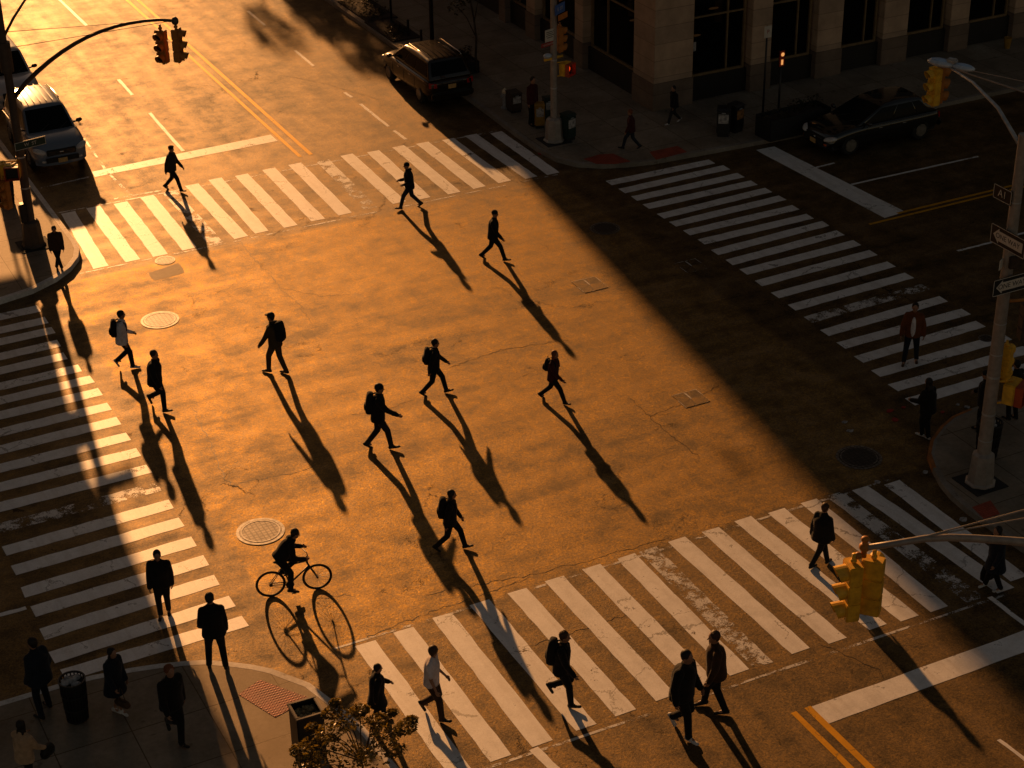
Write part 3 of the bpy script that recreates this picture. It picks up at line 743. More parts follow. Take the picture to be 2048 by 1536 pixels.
cloth('black leather', (0.010, 0.009, 0.008), 0.5); cloth('white leather', (0.55, 0.52, 0.5), 0.6); cloth('brown leather', (0.06, 0.028, 0.012), 0.5); cloth('mauve cloth', (0.62, 0.55, 0.56))
HAIR = {'dark': simple('dark hair', (0.012, 0.008, 0.006), 0.6, var=0.4, scale=60, spec=0.35), 'brown': simple('brown hair', (0.05, 0.022, 0.010), 0.6, var=0.4, scale=60, spec=0.35),
        'auburn': simple('auburn hair', (0.16, 0.045, 0.012), 0.6, var=0.4, scale=60, spec=0.35)}
def remesh(o, vox, smooth=4):
    apply_mods(o, [('REMESH', dict(mode='VOXEL', voxel_size=vox, adaptivity=0.0)), ('SMOOTH', dict(iterations=smooth, factor=0.5))])
    o.data.polygons.foreach_set('use_smooth', [True]*len(o.data.polygons)); return o
def ik(a, b, l1, l2, bend):
    d = b-a; D = min(d.length, (l1+l2)*0.999); dn = d.normalized(); b2 = a+dn*D
    x = (l1*l1-l2*l2+D*D)/(2*D); h = math.sqrt(max(l1*l1-x*x, 0))
    bd = (bend-dn*bend.dot(dn)).normalized()
    return a+dn*x+bd*h, b2
def person(label, front, rear, head, heading=None, lead='L', z0=0.0, lift=0.0, arms=((-25, 15, 8), (25, 25, 8)), top='jacket', tcol='black cloth', bcol='black cloth',
           shoe='black leather', hair='short', hcol='dark', lean=4, cap=None, bulk=1.0, group=None, face=0, H=None, toe=None, hip=None, feet=None, hands=None, skirt=False, hood=False, hipshift=0.0, nod=0):
    """front / rear: photo pixels of the two feet on the ground, head: pixel of the top of the head"""
    if front is not None:
        Pf, Pr = G(front[0], front[1], z0), G(rear[0], rear[1], z0)
    else: Pf, Pr = feet
    mid = (Pf+Pr)/2
    st = (Pf-Pr); dist = st.length
    if heading is None: fa = math.atan2(st.y, st.x)
    else: fa = R(heading)
    f = Vector((math.cos(fa), math.sin(fa), 0)); r = Vector((f.y, -f.x, 0)); Z = Vector((0, 0, 1))
    if H is None:
        lo, hi = 0.5, 2.6
        for _ in range(40):
            q = (lo+hi)/2; y = PX((mid.x, mid.y, z0+q))[1]
            if y > head[1]: lo = q
            else: hi = q
        zt = lo
        H = zt/0.972 + 0.03*min(dist, 1.0)
        H = max(1.3, min(2.12, H))
    s = H/1.75; bulk = bulk*1.10
    side = 1 if lead == 'R' else -1
    # feet: spread sideways when walking straight
    if heading is None and dist > 0.25:
        sp = 0.05*s; Pf = Pf+r*sp*side; Pr = Pr-r*sp*side
    foot = {side: Pf, -side: Pr}
    walking = dist > 0.45*s and hip is None
    an = {}
    for k in (1, -1):
        z = 0.085*s; isr = (k == -side)
        if isr and walking: z += 0.035*s
        if isr: z += lift
        an[k] = foot[k]+Z*z
        if isr and walking: an[k] = an[k]-f*0.02*s
    tl, sl_ = 0.245*H, 0.243*H
    if hip is None:
        hz = 9
        for k in (1, -1):
            hx = mid+f*hipshift+r*k*0.085*s; dd = ((an[k]-hx).xy).length
            hz = min(hz, an[k].z-z0+math.sqrt(max((0.482*H)**2-dd*dd, 0.2)))
        hz = min(hz, 0.53*H)
        hc = mid+f*hipshift+Z*(hz)
        hc.z = z0+hz
    else: hc = Vector(hip)
    hipj = {k: hc+r*k*0.085*s for k in (1, -1)}
    knee = {}
    for k in (1, -1):
        knee[k], a2 = ik(hipj[k], an[k], tl, sl_, f+r*k*0.08); an[k] = a2
    ln = R(lean); U = (Z*math.cos(ln)+f*math.sin(ln)).normalized(); F2 = (f*math.cos(ln)-Z*math.sin(ln)).normalized()
    waist = hc+U*0.11*s; chest = hc+U*0.34*s; shc = hc+U*0.485*s; neck = hc+U*0.545*s+F2*0.01*s
    hl = R(lean*0.3+nod); UH = (Z*math.cos(hl)+f*math.sin(hl)); ha = fa+R(face)
    hf = Vector((math.cos(ha), math.sin(ha), 0)); hf = (hf-UH*hf.dot(UH)).normalized(); hr = hf.cross(UH)
    hd = neck+UH*0.132*s+f*0.018*s
    rotH = Matrix((hr, hf, UH)).transposed()
    sh = {k: shc+r*k*0.158*s*bulk**0.5-U*0.042*s for k in (1, -1)}
    el, wr, hdirs = {}, {}, {}
    ua, fo = 0.29*s, 0.255*s
    for i, k in enumerate((-1, 1)):
        if hands and hands.get(k) is not None:
            e_, w_ = ik(sh[k], Vector(hands[k]), ua, fo, -Z+r*k*0.5-f*0.3); el[k], wr[k] = e_, w_
        else:
            a, e, o = arms[i]
            a1 = R(a); d1 = (-Z*math.cos(a1)+f*math.sin(a1)+r*k*math.sin(R(o))).normalized()
            a2 = R(a+e); d2 = (-Z*math.cos(a2)+f*math.sin(a2)+r*k*math.sin(R(o*0.3))).normalized()
            el[k] = sh[k]+d1*ua; wr[k] = el[k]+d2*fo
        hdirs[k] = (wr[k]-el[k]).normalized()
    base = Vector((hc.x, hc.y, z0))
    root = empty('person', base, 0, label, 'person', group)
    def T(p): return Vector(p)-base
    def C(mb, a, b, r0, r1=None, **kw): mb.capsule(T(a), T(b), r0, r1, **kw)
    # ---- body
    b = MB()
    b.ellip(T(hd+UH*0.02*s), (0.077*s, 0.095*s, 0.110*s), rotH, 18, 12)                 # skull
    b.ellip(T(hd-UH*0.055*s+hf*0.025*s), (0.054*s, 0.062*s, 0.062*s), rotH, 12, 8)       # jaw
    C(b, hd+hf*0.088*s+UH*0.012*s, hd+hf*0.112*s-UH*0.022*s, 0.009*s, 0.014*s, seg=8)   # nose
    b.ellip(T(hd+hf*0.083*s+UH*0.035*s), (0.045*s, 0.014*s, 0.010*s), rotH, 10, 6)       # brow
    b.ellip(T(hd+hf*0.084*s-UH*0.055*s), (0.024*s, 0.012*s, 0.009*s), rotH, 10, 6)       # mouth
    for k in (1, -1): b.ellip(T(hd+hr*k*0.075*s-UH*0.005*s), (0.012*s, 0.024*s, 0.034*s), rotH, 8, 6)
    C(b, neck-U*0.07*s, hd-UH*0.04*s, 0.052*s, 0.050*s)
    C(b, waist, shc-U*0.085*s, 0.105*s, 0.085*s); C(b, hc, waist, 0.115*s, 0.105*s)
    C(b, sh[1]-r*0.03*s, sh[-1]+r*0.03*s, 0.045*s)
    for k in (1, -1):
        C(b, sh[k], el[k], 0.045*s, 0.037*s); C(b, el[k], wr[k], 0.036*s, 0.024*s)
        hdv = hdirs[k]; pn = (hdv.cross(f)).normalized() if abs(hdv.dot(f)) < 0.95 else r
        inn = -r*k; lat = (f-hdv*f.dot(hdv)); lat = lat.normalized() if lat.length > 0.1 else Z
        nrm = hdv.cross(lat).normalized()
        if nrm.dot(inn) < 0: nrm = -nrm
        pc = wr[k]+hdv*0.045*s
        b.ellip(T(pc), (0.040*s, 0.018*s, 0.050*s), Matrix((lat, nrm, hdv)).transposed(), 12, 8)
        for j, ll in enumerate((0.070, 0.078, 0.073, 0.058)):
            o = lat*(0.027-0.018*j)*s; p0 = wr[k]+hdv*0.078*s+o; p1 = p0+(hdv*0.9+nrm*0.35).normalized()*ll*0.5*s; p2 = p1+(hdv*0.55+nrm*0.85).normalized()*ll*0.5*s
            C(b, p0, p1, 0.0095*s, 0.009*s, seg=7); C(b, p1, p2, 0.009*s, 0.0075*s, seg=7)
        p0 = wr[k]+hdv*0.03*s+lat*0.034*s; p1 = p0+(hdv*0.7+lat*0.6+nrm*0.3).normalized()*0.036*s; p2 = p1+(hdv*0.9+nrm*0.4).normalized()*0.028*s
        C(b, p0, p1, 0.012*s, 0.010*s, seg=7); C(b, p1, p2, 0.010*s, 0.008*s, seg=7)
        C(b, hipj[k], knee[k], 0.066*s, 0.046*s); C(b, knee[k], an[k], 0.044*s, 0.03*s)
        C(b, an[k], an[k]+f*0.09*s-Z*0.03*s, 0.03*s, 0.028*s)
    remesh(b.build('body', M['skin'], root, fix=False), 0.0115, 2)
    # ---- trousers
    p = MB(); pr = 1.0 if not skirt else 0.62
    if not skirt:
        p.ellip(T(hc+U*0.01*s), (0.165*s*bulk, 0.115*s*bulk, 0.13*s), Matrix((r, f, Z)).transposed(), 16, 9)
        for k in (1, -1):
            C(p, hipj[k]-U*0.02*s, knee[k], 0.096*s*bulk, 0.075*s, seg=12); C(p, knee[k], an[k]+Z*0.0*s, 0.074*s, 0.060*s, seg=12)
            C(p, knee[k]*0.15+an[k]*0.85, an[k]+Z*0.01*s, 0.058*s, 0.064*s, seg=12)
            for j in range(3):   # cloth folds behind the knee and at the hem
                q = knee[k].lerp(an[k], 0.55+0.15*j); a_ = rnd.uniform(0, 6.28)
                C(p, q+f*0.035*math.cos(a_)*s+r*0.035*math.sin(a_)*s, q-f*0.03*math.cos(a_)*s-Z*0.03*s, 0.028*s, seg=7)
        remesh(p.build('trousers', CL[bcol], root, fix=False), 0.017, 2)
    # ---- shoes
    for k in (1, -1):
        q = MB(); rearf = (k == -side)
        pitch = R(0)
        if rearf and walking: pitch = R(32)
        if rearf and lift > 0.05: pitch = R(60)
        if (not rearf) and walking: pitch = R(-14)
        if toe is not None: pitch = R(toe)
        td = (f*math.cos(pitch)-Z*math.sin(pitch)+r*k*0.10).normalized(); dn = (f*math.sin(pitch)+Z*math.cos(pitch))
        hp = an[k]-td*0.045*s-dn*0.055*s; tp = an[k]+td*0.165*s-dn*0.058*s
        C(q, hp+dn*0.014*s, tp+dn*0.006*s, 0.036*s, 0.036*s, seg=12, flat=0.72, up=dn)
        C(q, hp+dn*0.004*s, tp-dn*0.004*s, 0.040*s, 0.041*s, seg=12, flat=0.45, up=dn)
        C(q, hp+dn*0.035*s, an[k]+td*0.05*s-dn*0.02*s, 0.037*s, 0.034*s, seg=10); C(q, an[k]-td*0.015*s-dn*0.03*s, an[k]+dn*0.02*s, 0.040*s, 0.038*s)
        remesh(q.build('shoe', CL[shoe], root, fix=False), 0.014, 2)
    # ---- top
    j = MB(); hem = {'jacket': -0.13, 'tee': -0.08, 'coat': -0.34, 'long': -0.52, 'puffer': -0.16}[top]*s
    fat = {'jacket': 1.08, 'tee': 1.0, 'coat': 1.14, 'long': 1.12, 'puffer': 1.3}[top]*bulk
    def ring(cn, rx, ry, n=18, uu=None, rr=None):
        return [T(cn+(rr or r)*math.cos(2*math.pi*i/n)*rx+F2*math.sin(2*math.pi*i/n)*ry) for i in range(n)]
    rg = []
    if hem < -0.2*s and hip is None:
        rg.append(ring(hc+Z*hem, 0.225*s*fat, 0.185*s*fat)); rg.append(ring(hc+Z*hem*0.5, 0.20*s*fat, 0.155*s*fat)); rg.append(ring(hc-U*0.02*s, 0.178*s*fat, 0.130*s*fat))
    elif hip is None:
        rg.append(ring(hc+U*hem, 0.184*s*fat, 0.142*s*fat)); rg.append(ring(hc+U*hem*.3, 0.178*s*fat, 0.142*s*fat))
    else: rg.append(ring(hc-U*0.02*s-f*0.02, 0.175*s*fat, 0.145*s*fat))
    rg += [ring(waist, 0.166*s*fat, 0.134*s*fat), ring(hc+U*0.25*s, 0.172*s*fat, 0.138*s*fat), ring(chest, 0.176*s*fat, 0.136*s*fat), ring(shc-U*0.05*s, 0.160*s, 0.118*s*fat),
           ring(shc+U*0.015*s, 0.112*s, 0.088*s), ring(neck-U*0.012*s, 0.075*s, 0.068*s)]
    j.loft(rg)
    C(j, sh[1]-r*0.02*s, sh[-1]+r*0.02*s, 0.064*s*fat**0.5)
    for k in (1, -1): C(j, neck-U*0.02*s+r*k*0.03*s, sh[k]+U*0.02*s, 0.056*s, 0.050*s)
    for k in (1, -1):
        rs = 0.061*s*fat; 
        if top == 'tee':
            C(j, sh[k], sh[k].lerp(el[k], 0.72), 0.066*s, 0.062*s, seg=12)
        else:
            C(j, sh[k], el[k], rs*1.08, rs*0.90, seg=12); C(j, el[k], wr[k]-hdirs[k]*0.0*s, rs*0.90, rs*0.70, seg=12)
            for q_ in range(3):
                t_ = rnd.uniform(0.15, 0.9); q = el[k].lerp(wr[k], t_); v_ = Vector((rnd.uniform(-1, 1), rnd.uniform(-1, 1), rnd.uniform(-1, 1))).normalized()*0.022*s
                C(j, q-v_, q+v_-hdirs[k]*0.03*s, rs*0.62, seg=7)
    if top != 'tee':
        for i in range(12):
            a0 = 2*math.pi*i/12; a1 = 2*math.pi*(i+1)/12
            C(j, neck+U*0.004*s+r*0.050*math.cos(a0)*s+F2*0.050*math.sin(a0)*s, neck+U*0.004*s+r*0.050*math.cos(a1)*s+F2*0.050*math.sin(a1)*s, 0.032*s, seg=8)
    if hood: j.ellip(T(neck-F2*0.09*s+U*0.0*s), (0.10*s, 0.06*s, 0.055*s), rotH, 12, 8)
    for i in range(9):      # loose folds
        a_ = rnd.uniform(0, 6.28); h_ = rnd.uniform(0.02, 0.36)*s; rx, ry = 0.150*s*fat, 0.115*s*fat
        q = hc+U*h_+r*math.cos(a_)*rx+F2*math.sin(a_)*ry; q2 = hc+U*(h_-0.08*s)+r*math.cos(a_+0.35)*rx*1.02+F2*math.sin(a_+0.35)*ry*1.02
        C(j, q, q2, 0.018*s, 0.014*s, seg=6)
    remesh(j.build({'jacket': 'jacket', 'tee': 'tee_shirt', 'coat': 'coat', 'long': 'long_coat', 'puffer': 'puffer_jacket'}[top], CL[tcol], root, fix=False), 0.018, 3)
    # ---- hair or cap
    h = MB()
    if hair in ('short', 'curly', 'long', 'bob'):
        h.ellip(T(hd+UH*0.042*s-hf*0.018*s), (0.089*s, 0.100*s, 0.102*s), rotH, 16, 10)
        h.ellip(T(hd-hf*0.045*s), (0.072*s, 0.058*s, 0.082*s), rotH, 12, 8)
        nb = {'short': 10, 'curly': 34, 'long': 16, 'bob': 14}[hair]
        for i in range(nb):
            a_ = rnd.uniform(-0.6, math.pi+0.6); e_ = rnd.uniform(0.1, 1.45)
            v_ = (-hf*math.sin(a_)*math.cos(e_)+hr*math.cos(a_)*math.cos(e_)+UH*math.sin(e_))
            rr_ = 0.014*s if hair != 'curly' else 0.026*s
            q = hd+UH*0.03*s-hf*0.012*s+Vector((v_.x*0.084, v_.y*0.084, v_.z*0.096))*s
            h.ellip(T(q), (rr_, rr_, rr_), None, 7, 5)
        if hair in ('long', 'bob'):
            n_ = 7 if hair == 'long' else 4
            for i in range(n_):
                t_ = i/(n_-1); dl = (0.10+0.30*t_)*s if hair == 'long' else (0.06+0.10*t_)*s
                for xx in (-0.055, -0.02, 0.02, 0.055):
                    h.ellip(T(hd-UH*dl-hf*(0.055+0.04*t_)*s+hr*xx*s*(1+0.3*t_)), (0.034*s, 0.026*s, 0.05*s), rotH, 8, 6)
            for k in (1, -1): C(h, hd+hr*k*0.078*s+UH*0.04*s, hd+hr*k*0.080*s-UH*0.12*s-hf*0.01*s, 0.024*s, 0.022*s)
        remesh(h.build('hair', HAIR[hcol], root, fix=False), 0.012, 1)
    if cap:
        c_ = MB()
        c_.ellip(T(hd+UH*0.048*s-hf*0.004*s), (0.088*s, 0.102*s, 0.088*s), rotH, 16, 10)
        if cap == 'cap': c_.ellip(T(hd+UH*0.052*s+hf*0.105*s), (0.066*s, 0.062*s, 0.011*s), rotH, 12, 6)
        if cap == 'flat': c_.ellip(T(hd+UH*0.098*s+hf*0.01*s), (0.092*s, 0.105*s, 0.030*s), rotH, 14, 8)
        remesh(c_.build('cap' if cap != 'beanie' else 'beanie', CL['black cloth'], root, fix=False), 0.012, 1)
    info = dict(root=root, s=s, H=H, f=f, r=r, U=U, F2=F2, shc=shc, hc=hc, chest=chest, neck=neck, wr=wr, el=el, sh=sh, hd=hd, hdirs=hdirs, knee=knee, an=an, z0=z0, base=base, rotH=rotH, UH=UH)
    return info

def backpack(P, label, mat='black cloth', size=1.0, tilt=0):
    s, f, r, U, F2 = P['s'], P['f'], P['r'], P['U'], P['F2']
    c = P['chest']-F2*0.190*s-U*0.03*s
    root = empty('backpack', c-U*0.22*s, 0, label, 'backpack', 'backpacks worn by walkers')
    b0 = c-U*0.22*s
    T = lambda p: Vector(p)-b0
    m_ = MB(); rings = []
    for t in (0, 0.06, 0.2, 0.5, 0.8, 0.94, 1.0):
        k = {0: 0.72, 0.06: 0.92, 0.2: 1.0, 0.5: 1.0, 0.8: 0.95, 0.94: 0.78, 1.0: 0.5}[t]
        z = (t-0.48)*0.50*s*size; rg = []
        for i in range(20):
            a = 2*math.pi*i/20; ca, sa = math.cos(a), math.sin(a)
            x = math.copysign(abs(ca)**0.6, ca)*0.150*s*k*size; y = math.copysign(abs(sa)**0.6, sa)*0.088*s*k*size*(1.15 if t < 0.6 else 1.0)
            rg.append(T(c+r*x+F2*y+U*z))
        rings.append(rg)
    m_.loft(rings); bp_ = m_.build('bag', CL[mat], root, smooth=True)
    q = MB(); q.ellip(T(c-F2*0.09*s-U*0.09*s), (0.105*s, 0.045*s, 0.105*s), Matrix((r, F2, U)).transposed(), 14, 8); q.build('pocket', CL[mat], root, smooth=True)
    for k in (1, -1):
        q = MB(); q.tube([T(c+r*k*0.07*s+U*0.20*s+F2*0.06*s), T(P['shc']+r*k*0.10*s+U*0.055*s), T(P['shc']+r*k*0.11*s+F2*0.10*s-U*0.02*s), T(P['chest']+r*k*0.12*s+F2*0.135*s-U*0.06*s), T(c+r*k*0.13*s-U*0.14*s+F2*0.16*s)], 0.018*s, 8)
        q.build('strap', CL[mat], root, smooth=True)
    q = MB(); q.tube([T(c-r*0.03*s+U*0.24*s), T(c+U*0.275*s), T(c+r*0.03*s+U*0.24*s)], 0.008*s, 6); q.build('handle', CL[mat], root, smooth=True)
    return root

def bag(P, hand, label, mat, w_=0.16, h_=0.2, d_=0.08, drop=0.28, off=(0, 0, 0)):
    s, f, r = P['s'], P['f'], P['r']
    hp = P['wr'][hand]+P['hdirs'][hand]*0.09*s+Vector(off); c = hp-Vector((0, 0, drop))
    root = empty('handbag', c-Vector((0, 0, h_/2)), 0, label, 'bag'); b0 = c-Vector((0, 0, h_/2)); T = lambda p: Vector(p)-b0
    m_ = MB(); rings = []
    for t in (0, .08, .5, .92, 1):
        k = (0.8, 1, 1.05, 0.8, 0.6)[(0, .08, .5, .92, 1).index(t)]; rg = []
        for i in range(18):
            a = 2*math.pi*i/18; ca, sa = math.cos(a), math.sin(a)
            rg.append(T(c+f*math.copysign(abs(ca)**.6, ca)*w_*k+r*math.copysign(abs(sa)**.6, sa)*d_*k+Vector((0, 0, (t-.5)*h_))))
        rings.append(rg)
    m_.loft(rings); m_.build('bag', CL[mat], root, smooth=True)
    q = MB(); q.tube([T(c+f*w_*.5+Vector((0, 0, h_*.45))), T(hp+f*0.02), T(hp-f*0.02), T(c-f*w_*.5+Vector((0, 0, h_*.45)))], 0.008, 6); q.build('handle', CL[mat], root, smooth=True)
    return root

BP = 'black backpack on the back of the '
p1 = person('man in a flat cap striding right above the left part of the far crosswalk', (364, 383), (331, 379), (338, 290), lead='R', arms=((20, 20, 8), (-20, 12, 8)), cap='flat', hair='none', tcol='charcoal cloth')
p2 = person('walker in a hooded jacket holding something in front at the far crosswalk', (801, 418), (841, 414), (808, 323), lead='L', arms=((-12, 85, 3), (0, 80, 3)), hood=True, top='jacket', bcol='denim', cap='beanie', hair='none')
p3 = person('man in a beanie striding right, nearest to the diagonal shadow edge', (1010, 521), (964, 518), (988, 418), lead='R', arms=((-26, 12, 14), (24, 18, 14)), cap='beanie', hair='none')
p4 = person('young man in a pale shirt walking right near the bright manhole cover', (266, 735), (236, 739), (243, 623), lead='R', lift=0.16, arms=((4, 60, 4), (-10, 30, 4)), top='jacket', tcol='white cloth', shoe='white leather', bcol='black cloth')
backpack(p4, BP+'young man in the pale shirt', size=0.95)
p5 = person('man in a dark jacket just right of the pale shirted young man', (330, 825), (303, 808), (303, 698), heading=-38, lead='L', lift=0.10, arms=((-10, 10, 10), (12, 14, 10)), bulk=1.1)
p6 = person('man in a cap and olive shirt walking left with a backpack', (540, 743), (571, 749), (543, 627), lead='L', arms=((24, 10, 14), (-12, 16, 12)), tcol='olive cloth', bcol='khaki cloth', cap='cap', hair='short')
backpack(p6, BP+'man in a cap walking left', size=1.05)
p7 = person('curly haired walker with a small backpack striding right in mid crossing', (893, 787), (846, 790), (870, 678), lead='L', arms=((26, 22, 6), (-22, 10, 6)), hair='curly')
backpack(p7, BP+'walker striding right in the middle of the crossing', size=0.95)
p8 = person('long haired walker in a checked jacket striding right, right of the centre', (1131, 808), (1081, 797), (1107, 698), lead='R', arms=((-20, 10, 8), (28, 28, 10)), hair='long', hcol='auburn', tcol='maroon cloth', bulk=0.95)
backpack(p8, 'small dark backpack on the long haired walker right of the centre', size=0.75)
p9 = person('tall walker with a big round backpack and one hand held forward', (783, 896), (736, 898), (756, 768), lead='R', arms=((-15, 10, 6), (40, 22, 8)), hair='short', cap='beanie', bcol='charcoal cloth')
backpack(p9, 'bulging black backpack on the tall walker with one hand forward', size=1.02)
p10 = person('walker with a backpack striding right just above the near crosswalk stripes', (930, 1099), (874, 1099), (903, 979), lead='L', arms=((16, 14, 6), (-18, 12, 6)), hair='bob')
backpack(p10, BP+'walker just above the near crosswalk', size=1.05)
p11 = person('heavy set man walking towards the viewer on the left crosswalk, face lit', (322, 1234), (338, 1224), (308, 1101), heading=-112, lead='R', arms=((-6, 10, 9), (6, 12, 9)), bulk=1.16, face=10)
p12 = person('man with a shoulder strap standing on the bright kerb of the near left corner', (419, 1335), (452, 1337), (426, 1193), heading=75, lead='L', z0=KH, arms=((2, 40, 12), (2, 12, 10)), bulk=1.08, face=-30, bcol='black cloth')
p14 = person('person in a black coat walking right behind the golden shrub', (770, 1442), (744, 1447), (752, 1331), lead='L', top='coat', arms=((20, 38, 12), (-18, 15, 10)), bulk=1.1)
p15 = person('man in a white tee shirt walking right on the near crosswalk', (884, 1444), (848, 1424), (854, 1292), lead='R', lift=0.10, heading=-42, arms=((0, 45, 8), (8, 14, 12)), top='tee', tcol='mauve cloth', hcol='brown', face=60, bcol='brown cloth')
p16 = person('curly haired walker with a backpack on the middle of the near crosswalk', (1142, 1416), (1103, 1398), (1126, 1264), lead='R', lift=0.22, heading=-38, arms=((-16, 12, 6), (20, 18, 10)), hair='curly', hcol='brown')
backpack(p16, BP+'curly haired walker on the near crosswalk', size=1.08)
p17 = person('broad man in a dark jacket at the bottom, left of a pair', (1377, 1482), (1345, 1452), (1352, 1290), heading=-62, lead='R', lift=0.14, arms=((4, 26, 16), (-6, 16, 14)), bulk=1.18, shoe='white leather')
p18 = person('man in a brown jacket walking left at the bottom, right of a pair', (1408, 1409), (1450, 1428), (1430, 1262), heading=160, lead='L', arms=((10, 12, 10), (-12, 12, 8)), hair='curly', hcol='brown', tcol='brown cloth', bulk=1.08)
p19 = person('man in a loose dark coat just left of the big yellow signals', (1654, 1127), (1622, 1137), (1650, 1009), heading=18, lead='L', arms=((-10, 10, 14), (4, 14, 12)), top='puffer', hair='curly', hcol='brown', bulk=0.95)
p20 = person('person in an orange jacket walking on the shaded right crosswalk', (1807, 728), (1832, 722), (1831, 606), heading=-130, lead='R', arms=((-8, 20, 18), (8, 20, 18)), tcol='orange cloth', bcol='navy cloth', bulk=1.05, shoe='brown leather')
q = MB(); s_ = p20['s']; q.ellip(p20['hc']+p20['U']*.17*s_+p20['F2']*.150*s_-p20['base'], (.065*s_, .045*s_, .31*s_), Matrix((p20['r'], p20['F2'], p20['U'])).transposed(), 14, 10)
q.build('tee_shirt', CL['white cloth'], p20['root'], smooth=True)
p21 = person('woman in a puffer coat and white shoes below the right crosswalk', (1843, 873), (1856, 879), (1860, 768), heading=100, lead='L', arms=((20, 55, 8), (5, 25, 8)), top='puffer', tcol='black cloth', hair='bob', shoe='white leather', bulk=0.95, H=1.72)
p22 = person('person in a dark hooded coat half hidden behind the right hand signal pole', (1971, 856), (1956, 860), (1957, 767), heading=120, lead='L', z0=KH, top='puffer', tcol='black cloth', hair='none', cap='beanie', H=1.7)
p23 = person('person in black partly hidden by the pedestrian signal box on the right pole', (2031, 838), (2016, 840), (2025, 735), heading=100, lead='R', z0=KH, H=1.7, bulk=1.1)
p24 = person('woman in a knee length coat carrying bags at the right end of the near crosswalk', (1970, 1172), (2000, 1182), (2012, 1062), lead='L', heading=175, arms=((10, 20, 10), (-10, 12, 12)), top='coat', tcol='navy cloth', shoe='white leather', hair='long', H=1.70)
bag(p24, 1, 'dark shopping bag carried by the woman at the right end of the near crosswalk', 'black cloth', 0.17, 0.40, 0.07, 0.40)
p25 = person('person in a maroon jacket walking left in front of the stone corner pillar', (1246, 297), (1278, 298), (1264, 218), lead='L', z0=KH, arms=((12, 12, 10), (-12, 14, 10)), tcol='maroon cloth', bcol='denim', hcol='auburn')
p26 = person('person in black with one white shoe walking beside the corner pillar', (1335, 250), (1360, 243), (1352, 170), lead='L', z0=KH, arms=((14, 12, 8), (-14, 12, 8)), bcol='charcoal cloth', shoe='white leather')
p27 = person('slim person with a red sleeve standing by the mustard yellow news box', (1068, 252), (1060, 251), (1055, 141), heading=-80, lead='L', z0=KH, H=1.85, tcol='maroon cloth', bcol='black cloth', bulk=0.85, arms=((2, 4, 3), (-2, 8, 3)))
p28 = person('stooped person at the sunlit kerb of the far left corner', (114, 537), (124, 539), (111, 460), heading=-100, lead='L', z0=KH, H=1.5, lean=8, top='jacket', tcol='brown cloth', bulk=1.12, arms=((4, 20, 6), (0, 20, 6)), nod=14)
p29 = person('broad man in a puffer jacket standing left of the round litter bin', (99, 1414), (84, 1438), (55, 1272), heading=118, lead='R', z0=KH, H=1.88, top='puffer', tcol='navy cloth', bcol='navy cloth', arms=((-6, 30, 12), (-6, 30, 12)), lean=2)
pw = G(38, 1455, 1.68)
p30 = person('long haired woman in a cream jacket in the bottom left corner', None, None, None, feet=(Vector((pw.x+0.1, pw.y+0.08, KH)), Vector((pw.x-0.1, pw.y-0.08, KH))), heading=40, lead='L', z0=KH, H=1.68, hair='long', tcol='cream cloth', hcol='dark', arms=((25, 60, 12), (20, 30, 14)))
bag(p30, 1, 'black shoulder bag of the long haired woman in the bottom left corner', 'black leather', 0.17, 0.22, 0.08, 0.06)
p31 = person('woman in a knee length coat standing beside the round litter bin', (230, 1423), (244, 1427), (234, 1297), heading=-60, lead='L', z0=KH, H=1.66, top='coat', tcol='navy cloth', hair='long', shoe='white leather', skirt=True, arms=((6, 14, 6), (10, 30, 10)))
bag(p31, 1, 'brown handbag hanging beside the woman with white shoes', 'brown leather', 0.19, 0.14, 0.07, 0.36, off=(0.1, 0.1, 0))
p32 = person('man with orange rim-lit hair walking on the shaded near left sidewalk', (364, 1492), (340, 1462), (336, 1328), heading=-72, lead='L', z0=KH, lift=0.12, arms=((-8, 10, 12), (14, 16, 12)), hair='curly', hcol='auburn', bulk=1.12)  # auburn hair colour carries the orange rim light

